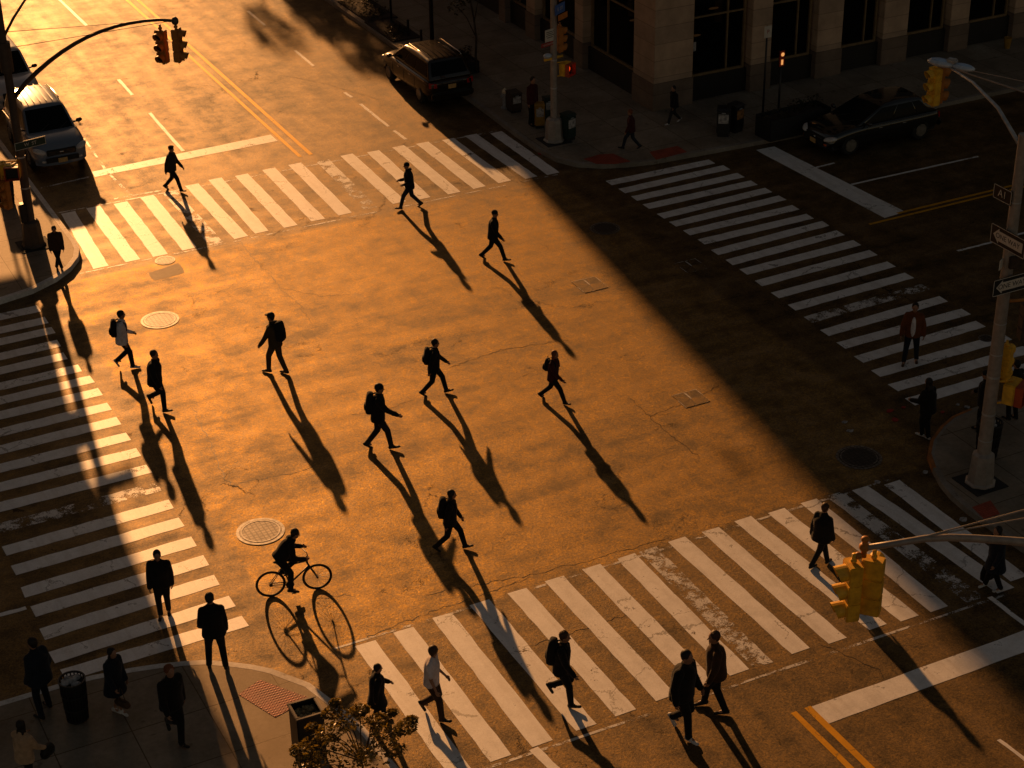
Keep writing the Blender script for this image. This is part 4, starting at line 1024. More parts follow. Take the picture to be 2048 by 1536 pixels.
# ---- cyclist on a bicycle
Br, Bf = G(543.7, 1193), G(636.5, 1178)
bd = (Bf-Br); wb = bd.length; ba = math.atan2(bd.y, bd.x); bk = wb/1.04
bike = empty('bicycle', (Br.x, Br.y, 0), ba, 'dark road bicycle ridden by the cyclist above the near left corner', 'bicycle')
RW = 0.335*bk
def wheel(x, fork_y=0):
    t_ = MB(); n = 40; k = 8; v0 = len(t_.v)
    rings = []
    for i in range(n):
        a = 2*math.pi*i/n; c = Vector((x+math.cos(a)*(RW-0.018), 0, RW+math.sin(a)*(RW-0.018))); d = Vector((math.cos(a), 0, math.sin(a)))
        rings.append([c+d*math.cos(2*math.pi*j/k)*0.021+Vector((0, 1, 0))*math.sin(2*math.pi*j/k)*0.021 for j in range(k)])
    rings.append(rings[0]); t_.loft(rings, caps=False)
    tyre = t_.build('wheel', M['rubber'], bike, smooth=True)
    q = MB(); rings = []
    for i in range(n+1):
        a = 2*math.pi*i/n; c = Vector((x+math.cos(a)*(RW-0.045), 0, RW+math.sin(a)*(RW-0.045))); d = Vector((math.cos(a), 0, math.sin(a)))
        rings.append([c+d*0.010+Vector((0, .010, 0)), c+d*0.010-Vector((0, .010, 0)), c-d*0.010-Vector((0, .007, 0)), c-d*0.010+Vector((0, .007, 0))])
    q.loft(rings, caps=False); q.build('rim', M['black'], tyre)
    q = MB()
    for i in range(24):
        a = 2*math.pi*i/24; e = (i % 2*2-1)
        q.tube([(x+math.cos(a+0.5*e)*0.02, 0.022*e, RW+math.sin(a+0.5*e)*0.02), (x+math.cos(a)*(RW-0.045), 0, RW+math.sin(a)*(RW-0.045))], 0.0022, 5)
    q.build('spokes', M['galv'], tyre)
    q = MB(); q.tube([(x, -0.045, RW), (x, 0.045, RW)], 0.024, 10); q.build('hub', M['black'], tyre)
wheel(0); wheel(wb)
bb = Vector((0.42*bk, 0, 0.27*bk)); seat = Vector((0.25*bk, 0, 0.86*bk)); stt = Vector((0.285*bk, 0, 0.74*bk)); ht_ = Vector((0.83*bk, 0, 0.80*bk)); hb_ = Vector((0.87*bk, 0, 0.66*bk)); fr_ = Vector((wb, 0, RW)); rr_ = Vector((0, 0, RW))
q = MB()
for a, b, r_ in ((bb, stt, .017), (stt, ht_, .017), (bb, hb_, .020), (hb_, ht_, .021)): q.tube([a, b], r_, 10)
for y in (-0.05, 0.05):
    q.tube([bb+Vector((0, y*.6, 0)), rr_+Vector((0, y, 0))], 0.010, 8); q.tube([stt+Vector((0, y*.3, 0)), rr_+Vector((0, y, 0))], 0.009, 8)
q.build('frame', M['black'], bike, smooth=True)
q = MB()
for y in (-0.05, 0.05): q.tube([hb_+Vector((0.01, y, 0)), hb_.lerp(fr_, 0.6)+Vector((0, y, 0)), fr_+Vector((0, y, 0))], [0.013, .012, .010], 8)
q.tube([hb_+Vector((0, -.06, 0)), hb_+Vector((0, .06, 0))], .015, 8); q.build('fork', M['black'], bike, smooth=True)
hbz = 0.93*bk; hbx = 0.86*bk
q = MB(); q.tube([ht_, Vector((0.81*bk, 0, 0.88*bk)), Vector((hbx, 0, hbz))], .014, 8); q.tube([(hbx-.07, -0.29, hbz+.01), (hbx, -.12, hbz), (hbx, .12, hbz), (hbx-.07, 0.29, hbz+.01)], .013, 8); q.build('handlebar', M['black'], bike, smooth=True)
q = MB(); q.tube([stt, seat], .013, 8); q.ellip(seat+Vector((-.02, 0, .03)), (.14, .065, .03), None, 14, 8); q.build('saddle', M['blackmatt'], bike, smooth=True)
q = MB(); q.tube([bb+Vector((0, -.052, 0)), bb+Vector((0, -.044, 0))], .095, 24); q.build('chainring', M['black'], bike)
q = MB(); q.tube([bb+Vector((0, -.048, .093)), rr_+Vector((0, -.048, .035))], .005, 5); q.tube([bb+Vector((0, -.048, -.093)), rr_+Vector((0, -.048, -.035))], .005, 5); q.tube([rr_+Vector((0, -.055, 0)), rr_+Vector((0, -.04, 0))], .04, 14); q.build('chain', M['black'], bike)
ca_ = R(-70); ped = {}
for k, sg in ((1, 1), (-1, -1)):
    pv = Vector((math.cos(ca_)*0.17*sg, -0.085*k, math.sin(ca_)*0.17*sg)); q = MB()
    q.tube([bb+Vector((0, -.06*k, 0)), bb+pv], .012, 8); q.build('crank', M['black'], bike)
    q = MB(); q.box(bb+pv+Vector((0.0, -0.05*k, 0)), (0.10, 0.09, 0.02)); q.build('pedal', M['black'], bike); ped[k] = bb+pv+Vector((0, -0.055*k, 0))
Rb = Matrix.Rotation(ba, 4, 'Z'); Wb = lambda p: Vector((Br.x, Br.y, 0))+(Rb @ Vector(p))
fe = {k: Wb(ped[k]+Vector((-0.06, 0, 0.01))) for k in (1, -1)}
hips = Wb(seat+Vector((0.0, 0, 0.13)))
hh = {k: Wb((hbx-0.10, -0.26*k, hbz+0.10)) for k in (1, -1)}
pf, pr_ = fe[1], fe[-1]
def cyc():
    # feet given as ankle bases on the pedals
    return person('curly haired cyclist leaning over the handlebar of a dark bicycle', None, None, None, feet=(fe[1], fe[-1]), heading=math.degrees(ba), lead='R', hip=hips, hands=hh, H=1.72, lean=36, hair='curly', hood=True, toe=8, nod=6, bulk=1.05, z0=0.0)
pc = cyc()
# ------------------------------------------------------------------ vehicles (local +X forward, origin at ground centre)
def car(label, loc, rz, Lc, Wd, Ht, paint, kind, cat='car', group=None, hood_len=1.0, belt=1.0, rear_slope=0.25, front_slope=0.75, rails=False, wheel_r=0.34, hood_z=None, nose_z=0.72, glass=None):
    root = empty('parked_car' if kind != 'van' else 'parked_van', loc, rz, label, cat, group)
    w2 = Wd/2; xr, xf = -Lc/2, Lc/2; hz = hood_z or belt-0.02
    xw = xf-hood_len                                  # base of the windscreen
    def sec(x, w, zb, zs, zt, nn=None):
        pts = [(0, zb), (w*.80, zb), (w*.955, zb+.10), (w, zb+.30), (w*.995, zs-.20), (w*.965, zs-.06), (w*.90, zs), (w*.5, zt), (0, zt)]
        return [(x, y, z) for y, z in pts]+[(x, -y, z) for y, z in reversed(pts[1:-1])]
    st = [(xr+0.0, w2*.80, .42, belt-.10, belt-.08), (xr+.06, w2*.90, .32, belt-.04, belt-.02), (xr+.25, w2*.97, .24, belt, belt), (xr+.9, w2, .22, belt, belt), (0, w2, .20, belt, belt),
          (xw-.5, w2, .20, belt, belt), (xw, w2*.995, .20, belt-.01, belt+.02), (xw+.3*(xf-xw), w2*.985, .21, hz-.03, hz+.04), (xw+.7*(xf-xw), w2*.96, .22, (hz+nose_z)/2, (hz+nose_z)/2+.07),
          (xf-.10, w2*.88, .24, nose_z-.05, nose_z), (xf-.03, w2*.80, .28, nose_z-.16, nose_z-.10), (xf, w2*.70, .34, nose_z-.26, nose_z-.20)]
    m_ = MB(); m_.loft([sec(*q) for q in st])
    body = m_.build('body', M[paint], root, smooth=True)
    wx = (xr+.88, xf-.86)
    cu = MB()
    for x in wx:
        for y in (-w2, w2): cu.tube([(x, y-.26 if y > 0 else y-.1, wheel_r), (x, y+.1 if y > 0 else y+.26, wheel_r)], wheel_r+.055, 28)
    cut = cu.build('wheel_arch', M['blackmatt'])
    apply_mods(body, [('SUBSURF', dict(levels=1)), ('BOOLEAN', dict(operation='DIFFERENCE', object=cut, solver='EXACT'))])
    bpy.data.objects.remove(cut)
    body.data.set_sharp_from_angle(angle=R(45)); 
    q = MB(); q.box((0, 0, .36), (Lc*.93, Wd*.80, .28)); q.build('underbody', M['blackmatt'], root)
    # cabin
    bt = belt-.015; rt = Ht-.04
    B = [(xr+.10, w2*.90), (xw+.02, w2*.88)]; Tt = [(xr+.10+rear_slope, w2*.74), (xw-front_slope, w2*.72)]
    def cs(x, wv, z): return (x, wv, z)
    n = 10; rings = []
    xs0 = [B[0][0]+(B[1][0]-B[0][0])*i/n for i in range(n+1)]; xs1 = [Tt[0][0]+(Tt[1][0]-Tt[0][0])*i/n for i in range(n+1)]
    for i in range(n+1):
        t = i/n; wb_ = B[0][1]*(1-t)+B[1][1]*t; wt = Tt[0][1]*(1-t)+Tt[1][1]*t
        e = 1-0.10*((2*t-1)**6); zt = rt+0.045*math.sin(math.pi*t)
        a = xs0[i]; b_ = xs1[i]
        mid_ = lambda q: (a+(b_-a)*q)
        rings.append([(a, -wb_, bt), (mid_(.5), -(wb_*.45+wt*.55)*1.015, (bt+rt)/2), (mid_(.93), -wt*1.01, rt-.05), (b_, -wt*.90*e, zt), (b_, -wt*.4, zt+.03), (b_, wt*.4, zt+.03), (b_, wt*.90*e, zt), (mid_(.93), wt*1.01, rt-.05), (mid_(.5), (wb_*.45+wt*.55)*1.015, (bt+rt)/2), (a, wb_, bt)])
    m_ = MB(); m_.loft(rings); cab = m_.build('roof', M[paint], root, smooth=True)
    apply_mods(cab, [('BEVEL', dict(width=.07, segments=3, limit_method='ANGLE', angle_limit=R(30)))]); cab.data.polygons.foreach_set('use_smooth', [True]*len(cab.data.polygons)); cab.data.set_sharp_from_angle(angle=R(50))
    gl = glass or 'carglass'
    # windows: panels just proud of the cabin shell
    def lerp3(a, b, t): return tuple(a[i]+(b[i]-a[i])*t for i in range(3))
    def panel(name, fn, u0, u1, v0, v1, nu=6, nv=4, off=0.012, mat=gl, par=root):
        q = MB(); g_ = []
        for i in range(nu+1):
            rw = []
            for j in range(nv+1):
                u, v = u0+(u1-u0)*i/nu, v0+(v1-v0)*j/nv
                p = Vector(fn(u, v)); d1 = Vector(fn(u+.01, v))-p; d2 = Vector(fn(u, v+.01))-p; nn = d1.cross(d2).normalized()
                rw.append((p, nn))
            g_.append(rw)
        cx = Vector((0, 0, (bt+rt)/2)); c_ = g_[nu//2][nv//2]
        sgn = 1 if c_[1].dot(c_[0]-Vector(((B[0][0]+B[1][0])/2, 0, c_[0].z))) > 0 else -1
        P_ = [[p+nn*off*sgn for p, nn in rw] for rw in g_]
        for i in range(nu):
            for j in range(nv): q.quad(P_[i][j], P_[i+1][j], P_[i+1][j+1], P_[i][j+1])
        return q.build(name, M[mat], par, smooth=True, fix=True)
    def sidefn(sg):
        def fn(u, v):   # u along length, v up
            i = u*n; k = max(0, min(n-1, int(i))); fr = i-k
            def at(idx):
                a, b_, c = [Vector(rings[idx][z]) for z in ((0, 1, 2) if sg < 0 else (9, 8, 7))]
                return a.lerp(b_, v*2) if v < .5 else b_.lerp(c, (v-.5)*2)
            return at(k).lerp(at(k+1), fr)
        return fn
    def endfn(idx):
        def fn(u, v):
            a = Vector(rings[idx][0]).lerp(Vector(rings[idx][9]), u); m1 = Vector(rings[idx][1]).lerp(Vector(rings[idx][8]), u); c = Vector(rings[idx][2]).lerp(Vector(rings[idx][7]), u)
            p = a.lerp(m1, v*2) if v < .5 else m1.lerp(c, (v-.5)*2)
            return p
        return fn
    ws = panel('windscreen', endfn(n), .05, .95, .04, .96)
    panel('rear_window', endfn(0), .07, .93, .22, .94)
    for sg in (-1, 1):
        f_ = sidefn(sg)
        for u0, u1 in (((.70, .955), (.40, .68), (.05, .38)) if kind != 'sedan' else ((.60, .94), (.28, .58), (.10, .26))):
            panel('side_window', f_, u0, u1, .16, .90)
    # wipers
    for y in (-.35, .25):
        q = MB(); a = Vector(endfn(n)((y+.75)/1.5, .02))+Vector((.03, 0, .02)); b_ = Vector(endfn(n)((y+.75)/1.5+.22, .26))+Vector((.03, 0, .02)); q.tube([a, b_], .010, 6); q.build('wiper', M['black'], root)
    # wheels
    for x in wx:
        for sg in (-1, 1):
            y = sg*(w2-.13)
            q = MB(); pr = [(wheel_r*.62, -.11), (wheel_r*.92, -.115), (wheel_r, -.08), (wheel_r, .08), (wheel_r*.92, .115), (wheel_r*.62, .11)]
            q.lathe(pr, (0, 0, 0), 30); wq = q.build('wheel', M['rubber'], root, smooth=True, angle=40); wq.rotation_euler = (R(90), 0, 0); wq.location = (x, y, wheel_r)
            q = MB(); zz = .118*(-sg)
            q.lathe([(wheel_r*.63, zz-.01), (wheel_r*.63, zz), (wheel_r*.56, zz+.005), (wheel_r*.54, zz-.02)], (0, 0, 0), 28)
            for i in range(5):
                a = 2*math.pi*i/5; q.box((math.cos(a)*wheel_r*.32, math.sin(a)*wheel_r*.32, zz), (wheel_r*.55, .07, .02), a)
            q.tube([(0, 0, zz-.01), (0, 0, zz+.012)], .06, 12); q.build('rim', M['rim'], wq)
    # lamps, grille, bumpers, plates
    for sg in (-1, 1):
        q = MB(); q.ellip((0, 0, 0), (.25, .15, .085), Matrix.Rotation(R(-48*sg), 3, 'Z') @ Matrix.Rotation(R(12), 3, 'Y'), 16, 9)
        h_ = q.build('headlight', M['headlamp'], root, smooth=True, loc=(xf-.15, sg*w2*.74, nose_z-.10))
        q = MB(); q.ellip((-.10, sg*.07, 0), (.07, .06, .05), None, 10, 7); q.build('turn_signal', M['amber'], h_, smooth=True)
        q = MB(); q.ellip((0, 0, 0), (.035, .10, .05), None, 12, 7); q.build('fog_light', M['headlamp' if kind == 'van' else 'amber'], root, smooth=True, loc=(xf-.02, sg*w2*.62, .42))
        q = MB(); q.loft([[(x, y*sg, z) for x, y, z in r_] for r_ in ([(-.02, -.20, -.09), (.07, .06, -.10), (.10, .06, .10), (-.0, -.20, .06)], [(-.045, -.20, -.09), (.04, .085, -.10), (.06, .085, .10), (-.03, -.20, .06)])])
        q.build('tail_light', M['taillamp'], root, loc=(xr+.035, sg*w2*.84, belt-.16))
        q = MB(); q.ellip((0, 0, 0), (.07, .115, .075), None, 12, 8); q.tube([(0, -sg*.26, -.06), (0, 0, -.02)], .03, 8)
        q.build('wing_mirror', M[paint if kind != 'van' else 'black'], root, smooth=True, loc=(xw-.32, sg*(w2+.10), belt+.10))
        for hx in (xw-.55-.35, xw-.55-1.35):
            q = MB(); q.box((hx, sg*(w2+.004), belt-.16), (.17, .03, .03)); q.build('door_handle', M['chrome' if kind != 'van' else paint], root, bevel=.008)
        q = MB(); q.box(((xw+xr)/2, sg*(w2*.995+.003), belt-.045), (xw-xr-.7, .012, .018)); q.build('window_trim', M['chrome'], root)
        for dx in (xw-.35, xw-1.35, xw-2.3):
            q = MB(); q.box((dx, sg*(w2*1.0+.0005), (belt+.28)/2), (.010, .006, belt-.50)); q.build('door_seam', M['blackmatt'], root)
        if rails:
            q = MB(); zr = rt+.10; q.tube([(xr+.5, sg*w2*.66, zr-.06), (xr+.62, sg*w2*.66, zr), (0, sg*w2*.66, zr+.03), (xw-front_slope-.35, sg*w2*.66, zr), (xw-front_slope-.22, sg*w2*.66, zr-.06)], .018, 8); q.build('roof_rail', M['chrome'], root, smooth=True)
    q = MB(); q.box((xf+.045, 0, .46), (.05, Wd*.58, .17)); q.build('air_intake', M['blackmatt'], root, bevel=.015)
    q = MB(); q.box((xf-.035, 0, nose_z-.17), (.10, Wd*.52, .20)); gr = q.build('grille', M['blackmatt'], root, bevel=.02)
    q = MB()
    for z in (-.045, 0, .045): q.box((xf+.018, 0, nose_z-.17+z), (.012, Wd*.46, .010))
    q.build('grille_bars', M['chrome'], gr)
    q = MB(); q.tube([(xf+.028, -.075, nose_z-.155), (xf+.028, .075, nose_z-.155)], .024, 10); q.build('emblem', M['chrome'], gr, smooth=True)
    q = MB(); q.loft([[(xf-.22, w2*.90, .28), (xf-.22, w2*.90, .46), (xf-.30, w2*.90, .46), (xf-.30, w2*.90, .28)], [(xf+.0, w2*.66, .27), (xf+.0, w2*.66, .47), (xf-.08, w2*.66, .47), (xf-.08, w2*.66, .27)], [(xf+.05, 0, .26), (xf+.05, 0, .47), (xf-.05, 0, .47), (xf-.05, 0, .26)], [(xf+.0, -w2*.66, .27), (xf+.0, -w2*.66, .47), (xf-.08, -w2*.66, .47), (xf-.08, -w2*.66, .27)], [(xf-.22, -w2*.90, .28), (xf-.22, -w2*.90, .46), (xf-.30, -w2*.90, .46), (xf-.30, -w2*.90, .28)]])
    q.build('front_bumper', M[paint], root, smooth=True, angle=40)
    q = MB(); q.box((xr-.02, 0, .45), (.16, Wd*.88, .24)); q.build('rear_bumper', M[paint], root, bevel=.05)
    q = MB(); q.box((xf+.078, 0, .43), (.012, .31, .155)); q.build('licence_plate', M['plate'], root)
    q = MB(); q.box((xr-.012, 0, belt-.26), (.02, .31, .155)); q.build('licence_plate', M['plate'], root)
    q = MB(); q.box((xr+.02, 0, belt-.12), (.03, Wd*.48, .04)); q.build('tailgate_trim', M['chrome'], root)
    if kind == 'van' or rails:
        q = MB()
        for y in (-.42, -.21, 0, .21, .42): q.box(((xr+xw-front_slope)/2+.1, y, rt+.073 if abs(y) > .3 else rt+.079), (Lc*.42, .028, .012))
        q.build('roof_ribs', M[paint], root)
    return root
DN = R(-90); UPH = R(90); LFT = R(180)
car('pale van with its whole front in view, parked at the left kerb', (12.93, 59.35+2.2, 0), DN, 4.4, 1.93, 1.74, 'whitecar', 'van', cat='van', hood_len=1.15, belt=1.06, rear_slope=.22, front_slope=.85, rails=True, nose_z=.86, group='pale vans parked at the left kerb')
car('pale van cut by the left edge, parked behind the other van', (12.98, 65.6+2.4, 0), DN, 4.8, 1.93, 1.86, 'silvercar', 'van', cat='van', hood_len=1.10, belt=1.10, rear_slope=.15, front_slope=.80, rails=False, nose_z=.88, group='pale vans parked at the left kerb')
car('dark bronze people carrier parked at the right kerb with its nose catching the sun', (27.15, 58.55+2.25, 0), UPH, 4.5, 1.92, 1.70, 'browncar', 'suv', cat='car', hood_len=.95, belt=1.02, rear_slope=.40, front_slope=.95, rails=True, nose_z=.80)
car('black hatchback waiting at the kerb of the shaded cross street', (36.05+2.35, 48.5, 0), LFT, 4.7, 1.86, 1.52, 'blackcar', 'sedan', cat='car', hood_len=1.15, belt=.94, rear_slope=.75, front_slope=1.15, nose_z=.72, wheel_r=.35)
# ------------------------------------------------------------------ signals, poles, signs
def head3(parent, c, rz, mat='signal', sc_=1.0, lit=None):
    """three-section traffic signal head facing local +X, hanging with its top centre at c"""
    h_ = 1.02*sc_; wv = .34*sc_; dv = .22*sc_
    e = MB(); n = 8
    for i in range(3):
        zc = -h_*(i+.5)/3
        e.box((0, 0, zc), (dv, wv, h_/3-.008))
    e.box((0, 0, -h_/2), (dv*.8, wv*.9, h_*.98))
    o = e.build('signal_head', M[mat], parent, loc=c, rz=rz, bevel=.018)
    for i in range(3):
        zc = -h_*(i+.5)/3
        q = MB(); q.tube([(dv/2-.01, 0, zc), (dv/2+.014, 0, zc)], .115*sc_, 20); q.build('lens', M[lit if (lit and i == 0) else 'lens'], o)
        q = MB(); m_ = 14; r0 = .135*sc_
        rg = []
        for j in range(m_+1):
            a = R(-50)+R(280)*j/m_; L_ = .20*sc_*(0.45+.55*max(0, math.sin(a)*.5+.5))
            rg.append(((dv/2, math.cos(a)*r0, zc+math.sin(a)*r0), (dv/2+L_, math.cos(a)*r0, zc+math.sin(a)*r0-.02)))
        for j in range(m_):
            a0, b0 = rg[j]; a1, b1 = rg[j+1]
            s0 = .965; q.quad(a0, b0, b1, a1)
            i0 = [(p[0], p[1]*s0, zc+(p[2]-zc)*s0) for p in (a0, b0, b1, a1)]; q.quad(i0[3], i0[2], i0[1], i0[0]); q.quad(b0, i0[1], i0[2], b1)
        q.build('visor', M[mat], o, fix=False)
    q = MB(); q.tube([(0, 0, 0), (0, 0, .16*sc_)], .035*sc_, 10); q.ellip((0, 0, .04), (.06, .06, .05), None, 10, 6); q.ellip((0, 0, -h_-.02), (.05, .05, .04), None, 10, 6); q.build('bracket', M[mat], o, smooth=True)
    return o
def pedbox(parent, c, rz, arm=None, hand=True):
    e = MB(); e.box((0, 0, 0), (.24, .44, .44)); o = e.build('pedestrian_signal', M['signal'], parent, loc=c, rz=rz, bevel=.02)
    q = MB(); q.box((.125, 0, 0), (.01, .38, .38)); q.build('screen', M['sign_black'], o)
    q = MB()
    for i, (y, z, a, b) in enumerate(((0, .20, .42, .02), (-.205, 0, .02, .40), (.205, 0, .02, .40), (0, -.20, .42, .02))): q.box((.21, y, z), (.16, a, b))
    q.build('hood', M['redbox'], o)
    if hand:
        q = MB(); q.box((.133, 0, -.02), (.006, .13, .13)); 
        for j in range(4): q.box((.133, -.05+.033*j, .09), (.006, .022, .12+(.02 if j in (1, 2) else 0)))
        q.box((.133, .085, 0), (.006, .03, .09), 0); q.build('red_hand', M['redlens'], o)
    if arm:
        q = MB(); a = Vector(arm)-Vector(c)
        Mi = Matrix.Rotation(-rz, 3, 'Z')
        for z in (-.23, .25): q.tube([Mi @ Vector((a.x, a.y, z)), (0, 0, z)], .022, 8)
        q.build('bracket', M['signal'], o, smooth=True)
    return o
def sign(parent, c, rz, w_, h_, bg_, txt=None, size=.1, tmat='sign_white', border=None, name='sign', arrow=None, bars=None):
    e = MB(); e.box((0, 0, 0), (.012, w_, h_)); o = e.build(name, M[bg_], parent, loc=c, rz=rz)
    F_ = Matrix(((0, 0, 1, .0075), (1, 0, 0, 0), (0, 1, 0, 0), (0, 0, 0, 1)))
    Bk = Matrix.Rotation(math.pi, 4, 'Z') @ F_
    if border:
        q = MB(); t_ = .014
        for sx in (.0085, -.0085):
            for y, z, a, b in ((0, h_/2-t_, w_-t_, t_), (0, -h_/2+t_, w_-t_, t_), (-w_/2+t_, 0, t_, h_-t_), (w_/2-t_, 0, t_, h_-t_)): q.box((sx, y, z), (.004, a, b))
        q.build('border', M[border], o)
    if arrow:
        q = MB(); L_ = w_*.42; hh_ = h_*.26
        for sx, fl in ((.0095, 1), (-.0095, -1)):
            d = arrow
            pts = [(-L_*d, -hh_), (L_*.62*d, -hh_), (L_*.62*d, -hh_*1.5), (L_*d, 0), (L_*.62*d, hh_*1.5), (L_*.62*d, hh_), (-L_*d, hh_)]
            q.loft([[(sx-.002, y, z) for y, z in pts], [(sx+.002, y, z) for y, z in pts]])
        q.build('arrow', M['sign_white'], o)
    if txt:
        tm = M['sign_black'] if arrow else M[tmat]
        F2_ = F_.copy(); F2_[0][3] = .0125
        text_mesh(txt, size, 'lettering', tm, o, F2_, .001)
        text_mesh(txt, size, 'lettering', tm, o, Matrix.Rotation(math.pi, 4, 'Z') @ F2_, .001)
    if bars:
        q = MB()
        for z, a, mm in bars: q.box((.008, 0, z), (.004, w_*a, .022)); q.box((-.008, 0, z), (.004, w_*a, .022))
        q.build('lettering', M[bars[0][2]], o)
    return o
def pole(parent, h_, r0, r1, mat, base=True, z0=.0):
    q = MB(); q.tube([(0, 0, z0), (0, 0, h_*.5), (0, 0, h_)], [r0, (r0+r1)/2, r1], 16); o = q.build('pole', M[mat], parent, smooth=True, angle=50)
    if base:
        q = MB(); k = 8; rg = []
        for r_, z in ((.36, 0), (.36, .05), (.31, .09), (.27, .70), (.25, .80), (.16, .86)):
            rg.append([(math.cos(R(22.5+45*i))*r_*1.05, math.sin(R(22.5+45*i))*r_*1.05, z) for i in range(k)])
        q.loft(rg); q.build('base', M[mat], parent)
        q = MB(); q.box((0, 0, .004), (.95, .95, .03)); q.build('foot_plate', M['blackmatt'], parent)
    for z in (1.9, 2.9):
        if z < h_: 
            q = MB(); rr = r0+(r1-r0)*z/h_; q.tube([(0, 0, z), (0, 0, z+.05)], rr+.006, 14); q.build('band', M['galv'], parent)
    return o
# --- left pole with mast arm (far left corner)
Pa = G(68, 490, KH); lp = empty('traffic_signal_pole', Pa, label='dark traffic signal pole on the far left corner with a mast arm over the avenue', cat='traffic signal')
pole(lp, 9.0, .15, .10, 'darksteel')
ae = G(350, 42, 8.3)-Pa; a0_ = Vector((.1, .1, 4.75)); 
q = MB(); pts = [a0_+(ae-a0_)*t+Vector((0, 0, .75*math.sin(math.pi*t)**.8*(1-.1*t))) for t in [i/12 for i in range(13)]]
q.tube(pts, [.075-.035*i/12 for i in range(13)], 10); q.build('mast_arm', M['darksteel'], lp, smooth=True)
for k_, t in ((0, .30), (1, .42)):
    q = MB(); q.tube([Vector((0, 0, 6.3+.5*k_)), pts[9 if k_ else 12]+Vector((0, 0, .02))], .010, 6); q.build('guy_wire', M['darksteel'], lp)
q = MB(); q.tube([(0, 0, 5.6), (0, 0, 6.5)], .19, 14); q.build('collar', M['darksteel'], lp)
q = MB(); l1 = G(50, 0, 7.2)-Pa; q.tube([Vector((0, 0, 6.6)), Vector((0, 0, 6.6)).lerp(l1, .5)+Vector((0, 0, .05)), l1, l1*1.0+Vector((.9, .3, .35))], [.045, .04, .035, .03], 8); q.build('lamp_arm', M['darksteel'], lp, smooth=True)
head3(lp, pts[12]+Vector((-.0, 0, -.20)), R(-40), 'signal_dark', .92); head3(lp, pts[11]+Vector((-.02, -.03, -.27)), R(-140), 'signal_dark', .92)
q = MB(); q.ellip(pts[12], (.10, .10, .12), None, 12, 8); q.build('end_cap', M['darksteel'], lp, smooth=True)
sign(lp, (0.30, -0.22, 3.36), R(-80), 1.0, .26, 'sign_green', 'W  ST', .15, border='sign_white', name='street_sign')
pedbox(lp, (-.35, -.25, 2.62), R(-110), arm=(0, 0, 0), hand=False)
pedbox(lp, (-.55, .15, 2.55), R(175), arm=(0, 0, 0), hand=False)
q = MB(); q.box((-.20, -.06, 1.15), (.20, .26, .62)); q.build('control_box', M['black'], lp, bevel=.03)
head3(lp, Vector((-.62, -.05, 2.30)), R(-150), 'signal_dark', .9)

# --- far right corner pole in the shade
Pb = G(1108, 281, KH); mp = empty('traffic_signal_pole', Pb, label='pale traffic signal pole with many signs on the far right corner', cat='traffic signal')
pole(mp, 7.0, .12, .10, 'steel')
pedbox(mp, (.42, -.05, 2.55), R(-62), arm=(0, 0, 0))
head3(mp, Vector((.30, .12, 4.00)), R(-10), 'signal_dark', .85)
q = MB(); q.tube([(-.38, -.05, 2.98), (0, 0, 2.98), (.36, .05, 2.98)], .05, 8); q.build('bracket', M['signal'], mp, smooth=True)
q = MB(); q.ellip((-.28, -.08, 3.12), (.16, .12, .09), None, 12, 7); q.build('push_button_cap', M['lamp'], mp, smooth=True)
sign(mp, (-.22, -.13, 3.85), R(-75), .42, .42, 'sign_white', None, name='parking_sign', bars=[(.12, .8, 'sign_black'), (.06, .7, 'sign_black'), (0, .8, 'sign_black'), (-.07, .6, 'sign_black')])
sign(mp, (-.25, -.13, 3.55), R(-75), .70, .13, 'red', 'NO STANDING', .085, name='no_standing_sign')
sign(mp, (.16, -.15, 4.72), R(-60), .62, .34, 'sign_blue', 'E  ST', .16, name='street_sign')
sign(mp, (.30, -.10, 4.42), R(-60), .58, .20, 'sign_orange', None, name='orange_sign')
sign(mp, (.30, -.10, 5.15), R(-60), .48, .34, 'sign_orange', '1', .22, 'red', name='orange_sign')

# --- right hand pole with lamp arm
Pc = G(1960, 965, KH); rp = empty('street_lamp_pole', Pc, label='tall grey street lamp pole with one way signs on the near right corner', cat='street lamp')
pole(rp, 8.9, .17, .115, 'steel')
for z in (4.3, 5.2, 6.3, 7.3, 3.5, 1.2):
    q = MB(); q.tube([(0, 0, z), (0, 0, z+.03)], .17+(.115-.17)*z/8.9+.004, 16); q.build('band', M['galv'], rp)
lt = G(1903, 137, 9.45)-Pc
q = MB(); s0_ = Vector((0, 0, 8.55)); q.tube([s0_, s0_.lerp(lt, .35)+Vector((0, 0, .28)), s0_.lerp(lt, .7)+Vector((0, 0, .22)), lt], [.05, .042, .036, .03], 10); q.build('lamp_arm', M['galv'], rp, smooth=True)
la, lb = G(1866, 122, 9.5)-Pc, G(1942, 138, 9.5)-Pc; ld = (lb-la).normalized(); lc = (la+lb)/2
def lobe(c, rx, ry, rz_, name, mm, par):
    q = MB(); q.ellip((0, 0, 0), (rx, ry, rz_), None, 18, 9); o = q.build(name, M[mm], par, smooth=True, loc=c, rz=math.atan2(ld.y, ld.x)); return o
lm = lobe(lc-ld*.26, .36, .17, .09, 'lamp_head', 'lamp', rp); lobe(lc+ld*.28, .30, .145, .08, 'lamp_head', 'lamp', rp)
lobe(lc-ld*.28+Vector((0, 0, .045)), .28, .125, .06, 'lamp_lens', 'lampglass', rp); lobe(lc+ld*.29+Vector((0, 0, .04)), .23, .10, .055, 'lamp_lens', 'lampglass', rp)
q = MB(); q.box(lc+Vector((0, 0, .10)), (.24, .16, .12), math.atan2(ld.y, ld.x)); q.build('photocell', M['galv'], rp, bevel=.03)
sign(rp, (-.19, -.12, 6.45), R(180), 1.15, .46, 'sign_black', 'ONE WAY', .17, border='sign_white', name='one_way_sign', arrow=-1)
